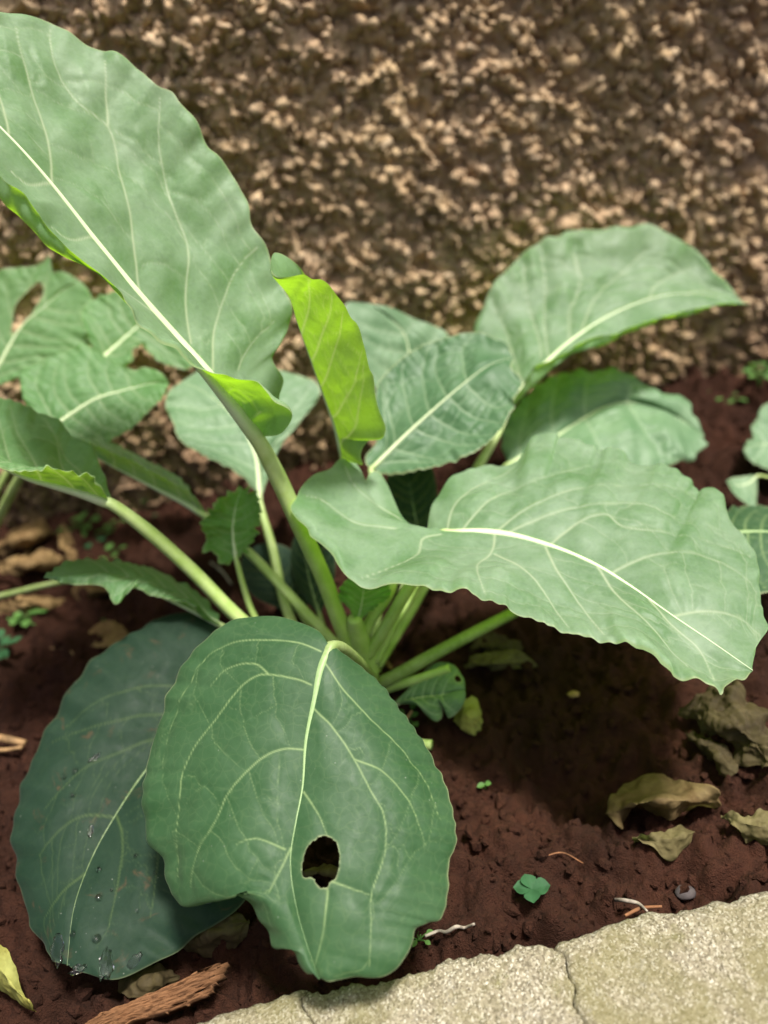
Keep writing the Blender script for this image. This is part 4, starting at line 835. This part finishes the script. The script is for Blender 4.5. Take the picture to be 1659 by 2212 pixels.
twig('straw', 'brown straw piece leaning at the foot of the kale stem', [(822, 1415, .02), (845, 1445, .012), (870, 1490, .006)], [.0022, .002, .0014], STRAW, 'straw')
twig('straw', 'short orange straw piece beneath the small chewed leaf', [(860, 1595, .004), (875, 1560, .012), (890, 1535, .016)], [.0016, .0016, .0012], STRAW, 'straw')
twig('twig', 'hair-thin arched rootlet on bare soil left of the tan curled leaf', [(1175, 1850, .003), (1215, 1842, .008), (1260, 1865, .003)], [.0005, .0005, .0004], TWIG_ORANGE)
twig('straw', 'thin straw lying on soil behind the frilled young leaf', [(455, 1215, .004), (480, 1235, .008), (500, 1262, .004)], [.0016, .0015, .001], TWIG_PALE, 'straw')
twig('straw', 'thin curved straw on soil below the low frilled leaf', [(110, 1400, .004), (150, 1405, .010), (170, 1430, .005)], [.0012, .0012, .001], STRAW, 'straw')

def pebble(label, x, y, r, mat=PEBBLE):
    c = Gs(x, y, r*0.9); v = I2*(1+0.25*noise3(I2*1.4+x)[:, None])*np.array([1.4, 1, .55])*r + c
    tag(mesh_obj('pebble', v, F2, mat), label, 'pebble')
pebble('dark grey pebble half sunk in soil next to the kerb', 1480, 1928, .0055)
pebble('small tan pebble on the soil below the big right leaf', 1238, 1500, .004, STRAW)

# ---------------------------------------------------------------- weeds
def leaflet_verts(c, dirv, nrmv, ln, wd, cupv, heart=False):
    t = np.linspace(0, 1, 7)[:, None]; s = np.linspace(-1, 1, 5)[None]
    prof = np.sin(np.pi*np.clip(t, 0, 1)**(1.3 if heart else .9))**.7
    side = np.cross(nrmv, dirv); side /= np.linalg.norm(side)+1e-9
    tt = t + (0.16*(np.abs(s)**1.2) - 0.05)*(t**6) if heart else t + 0*s
    return (c + (tt*ln)[..., None]*dirv + (prof*s*wd)[..., None]*side + (cupv*np.abs(s)*prof*wd - 0.3*cupv*t*t*ln)[..., None]*nrmv).reshape(-1, 3), grid_faces(7, 5)
def weed(label, x, y, n, h, ln, mat=WEED, seed=0, heart=False, group=None, name='weed', clover=False):
    r = np.random.default_rng(seed+int(x)); c = Gs(x, y, -0.002); root = empty(name, c)
    tag(root, label, 'weed', group)
    for k in range(n):
        az_ = 2*math.pi*k/n + r.uniform(-.3, .3); rr = 0.0 if clover else r.uniform(0.1, .9)*ln*1.5
        e = c + np.array([math.cos(az_)*rr, math.sin(az_)*rr, h*(1 if clover else r.uniform(.4, 1.1))])
        if not clover or k == 0:
            tube('stem', [c, c + (e-c)*0.5 + [0, 0, .1*h], e], [.0007, .0006, .0005], mat, root, 6, 3)
        d = np.array([math.cos(az_), math.sin(az_), r.uniform(-.15, .35)]); d /= np.linalg.norm(d)
        nn = np.array([-d[0]*.2, -d[1]*.2, 1]) + r.normal(size=3)*.15; nn -= d*np.dot(nn, d); nn /= np.linalg.norm(nn)
        v, f = leaflet_verts(e, d, nn, ln*r.uniform(.85, 1.15), ln*(.55 if heart else .38)*r.uniform(.9, 1.1), .25, heart)
        mesh_obj('leaflet', v, f, mat, root)
    return root
weed('bluish green clover seedling with heart-shaped leaflets near the kerb crack', 1152, 1966, 4, .024, .0105, CLOVER, 3, True, name='clover', clover=True)
weed('tiny two-leaved green seedling alone on the bare soil', 1050, 1722, 2, .016, .006, WEED, 4, name='seedling', clover=True)
weed('bright green weed tuft on soil beside the tan leaf sliver', 178, 1152, 11, .018, .013, WEED, 5)
weed('bluish weed cluster in front of the bright green tuft', 195, 1185, 8, .010, .012, CLOVER, 6, True)
weed('small weed on the soil between the thick stalk and the weed tuft', 242, 1150, 5, .012, .011, WEED, 7)
weed('spreading weed beside the low frilled leaf upper edge', 235, 1205, 6, .010, .012, WEED, 8)
weed('bluish seedling close to the wall foot behind the thick stalk', 268, 1088, 5, .014, .014, CLOVER, 9, True)
weed('round-leaved bright seedling at the wall foot', 322, 1086, 4, .012, .011, WEED, 10, True)
weed('leafy weed patch on the soil under the thin stalk', 60, 1345, 13, .014, .012, WEED, 11)
weed('dark green weed at the side of the bed near the dark low leaf', 5, 1412, 10, .014, .013, CLOVER, 12)
weed('single pale seedling on red soil above the dark low leaf', 230, 1352, 3, .008, .007, WEED, 13)
weed('weed at the wall foot seen between the two stalks', 622, 1006, 9, .016, .012, WEED, 14)
weed('little weed at the foot of the wall near the shaded right leaf', 1488, 852, 6, .016, .014, WEED, 15)
weed('taller light green weed growing at the wall foot', 1640, 838, 9, .035, .016, WEED, 16)
weed('yellowish weed on the soil in front of the wall', 1562, 868, 8, .012, .014, WEED, 17)
weed('tiny moss-green sprout under the hanging leaf tip', 905, 2032, 6, .006, .005, WEED, 18)
weed('pair of seed leaves on soil beside the thick leaning stalk', 325, 1128, 3, .008, .008, CLOVER, 19)
weed('small bluish seedling in the shade behind the frilled young leaf', 580, 1270, 5, .010, .014, CLOVER, 20, True)
weed('small sprout beneath the chewed little leaf', 885, 1560, 5, .008, .008, WEED, 21)

# ---------------------------------------------------------------- water on the low leaf
def drop(x, y, r, sq=0.55, label='clear round water drop beaded on the dark low leaf', name='water_drop', el=1.0, ang=0.0):
    s = SURF['L7']; k = int(np.argmin((s['px']-x)**2+(s['py']-y)**2)); c = s['pos'][k]; nn = s['n'][k]
    if np.dot(nn, CAM-c) < 0: nn = -nn
    t = np.cross(nn, [0, 0, 1.0]); t /= np.linalg.norm(t); b_ = np.cross(nn, t)
    t, b_ = t*math.cos(ang)+b_*math.sin(ang), b_*math.cos(ang)-t*math.sin(ang)
    v = I3*(1+0.55*noise3(I3*np.array([1.9, 1.9, .3])+x)[:, None]*(el > 1.2))
    V = c + (v[:, :1]*t*el + v[:, 1:2]*b_)*r + v[:, 2:]*nn*r*sq + nn*(r*sq*0.2 + 0.0003)
    o = mesh_obj(name, V, F3, WATER); tag(o, label, 'water', 'water drops on the low leaf'); return o
I3, F3 = ico(3)
for x, y, r in [(219, 1882, .0022), (165, 1728, .0022), (167, 1680, .0026), (145, 1690, .002), (298, 1856, .0017), (217, 1946, .0026), (214, 2030, .0030), (345, 1895, .0016), (246, 1928, .0012), (160, 2020, .0022), (300, 1975, .0012), (455, 1950, .003)]:
    drop(x, y, r)
for x, y, r, el_, an, lb in [(128, 2052, .0052, 2.2, -.8, 'pool of water reflecting blue sky on the outer side of the low leaf tip'), (232, 2085, .0048, 2.2, .3, 'widest pool of water on the bark side of the low leaf tip'), (292, 2078, .0034, 2.0, .5, 'small triangular pool of water on the low leaf margin above the bark'),
                             (172, 2094, .0034, 2.4, -.2, 'thin film of water along the very tip of the low leaf'), (200, 1800, .0022, 2.6, .6, 'short streak of water beside a side vein of the low leaf'), (210, 1650, .0024, 2.4, .4, 'long streak of water at the upper vein of the low leaf')]:
    drop(x, y, r*.85, .17, lb, 'water_film', el_, an)
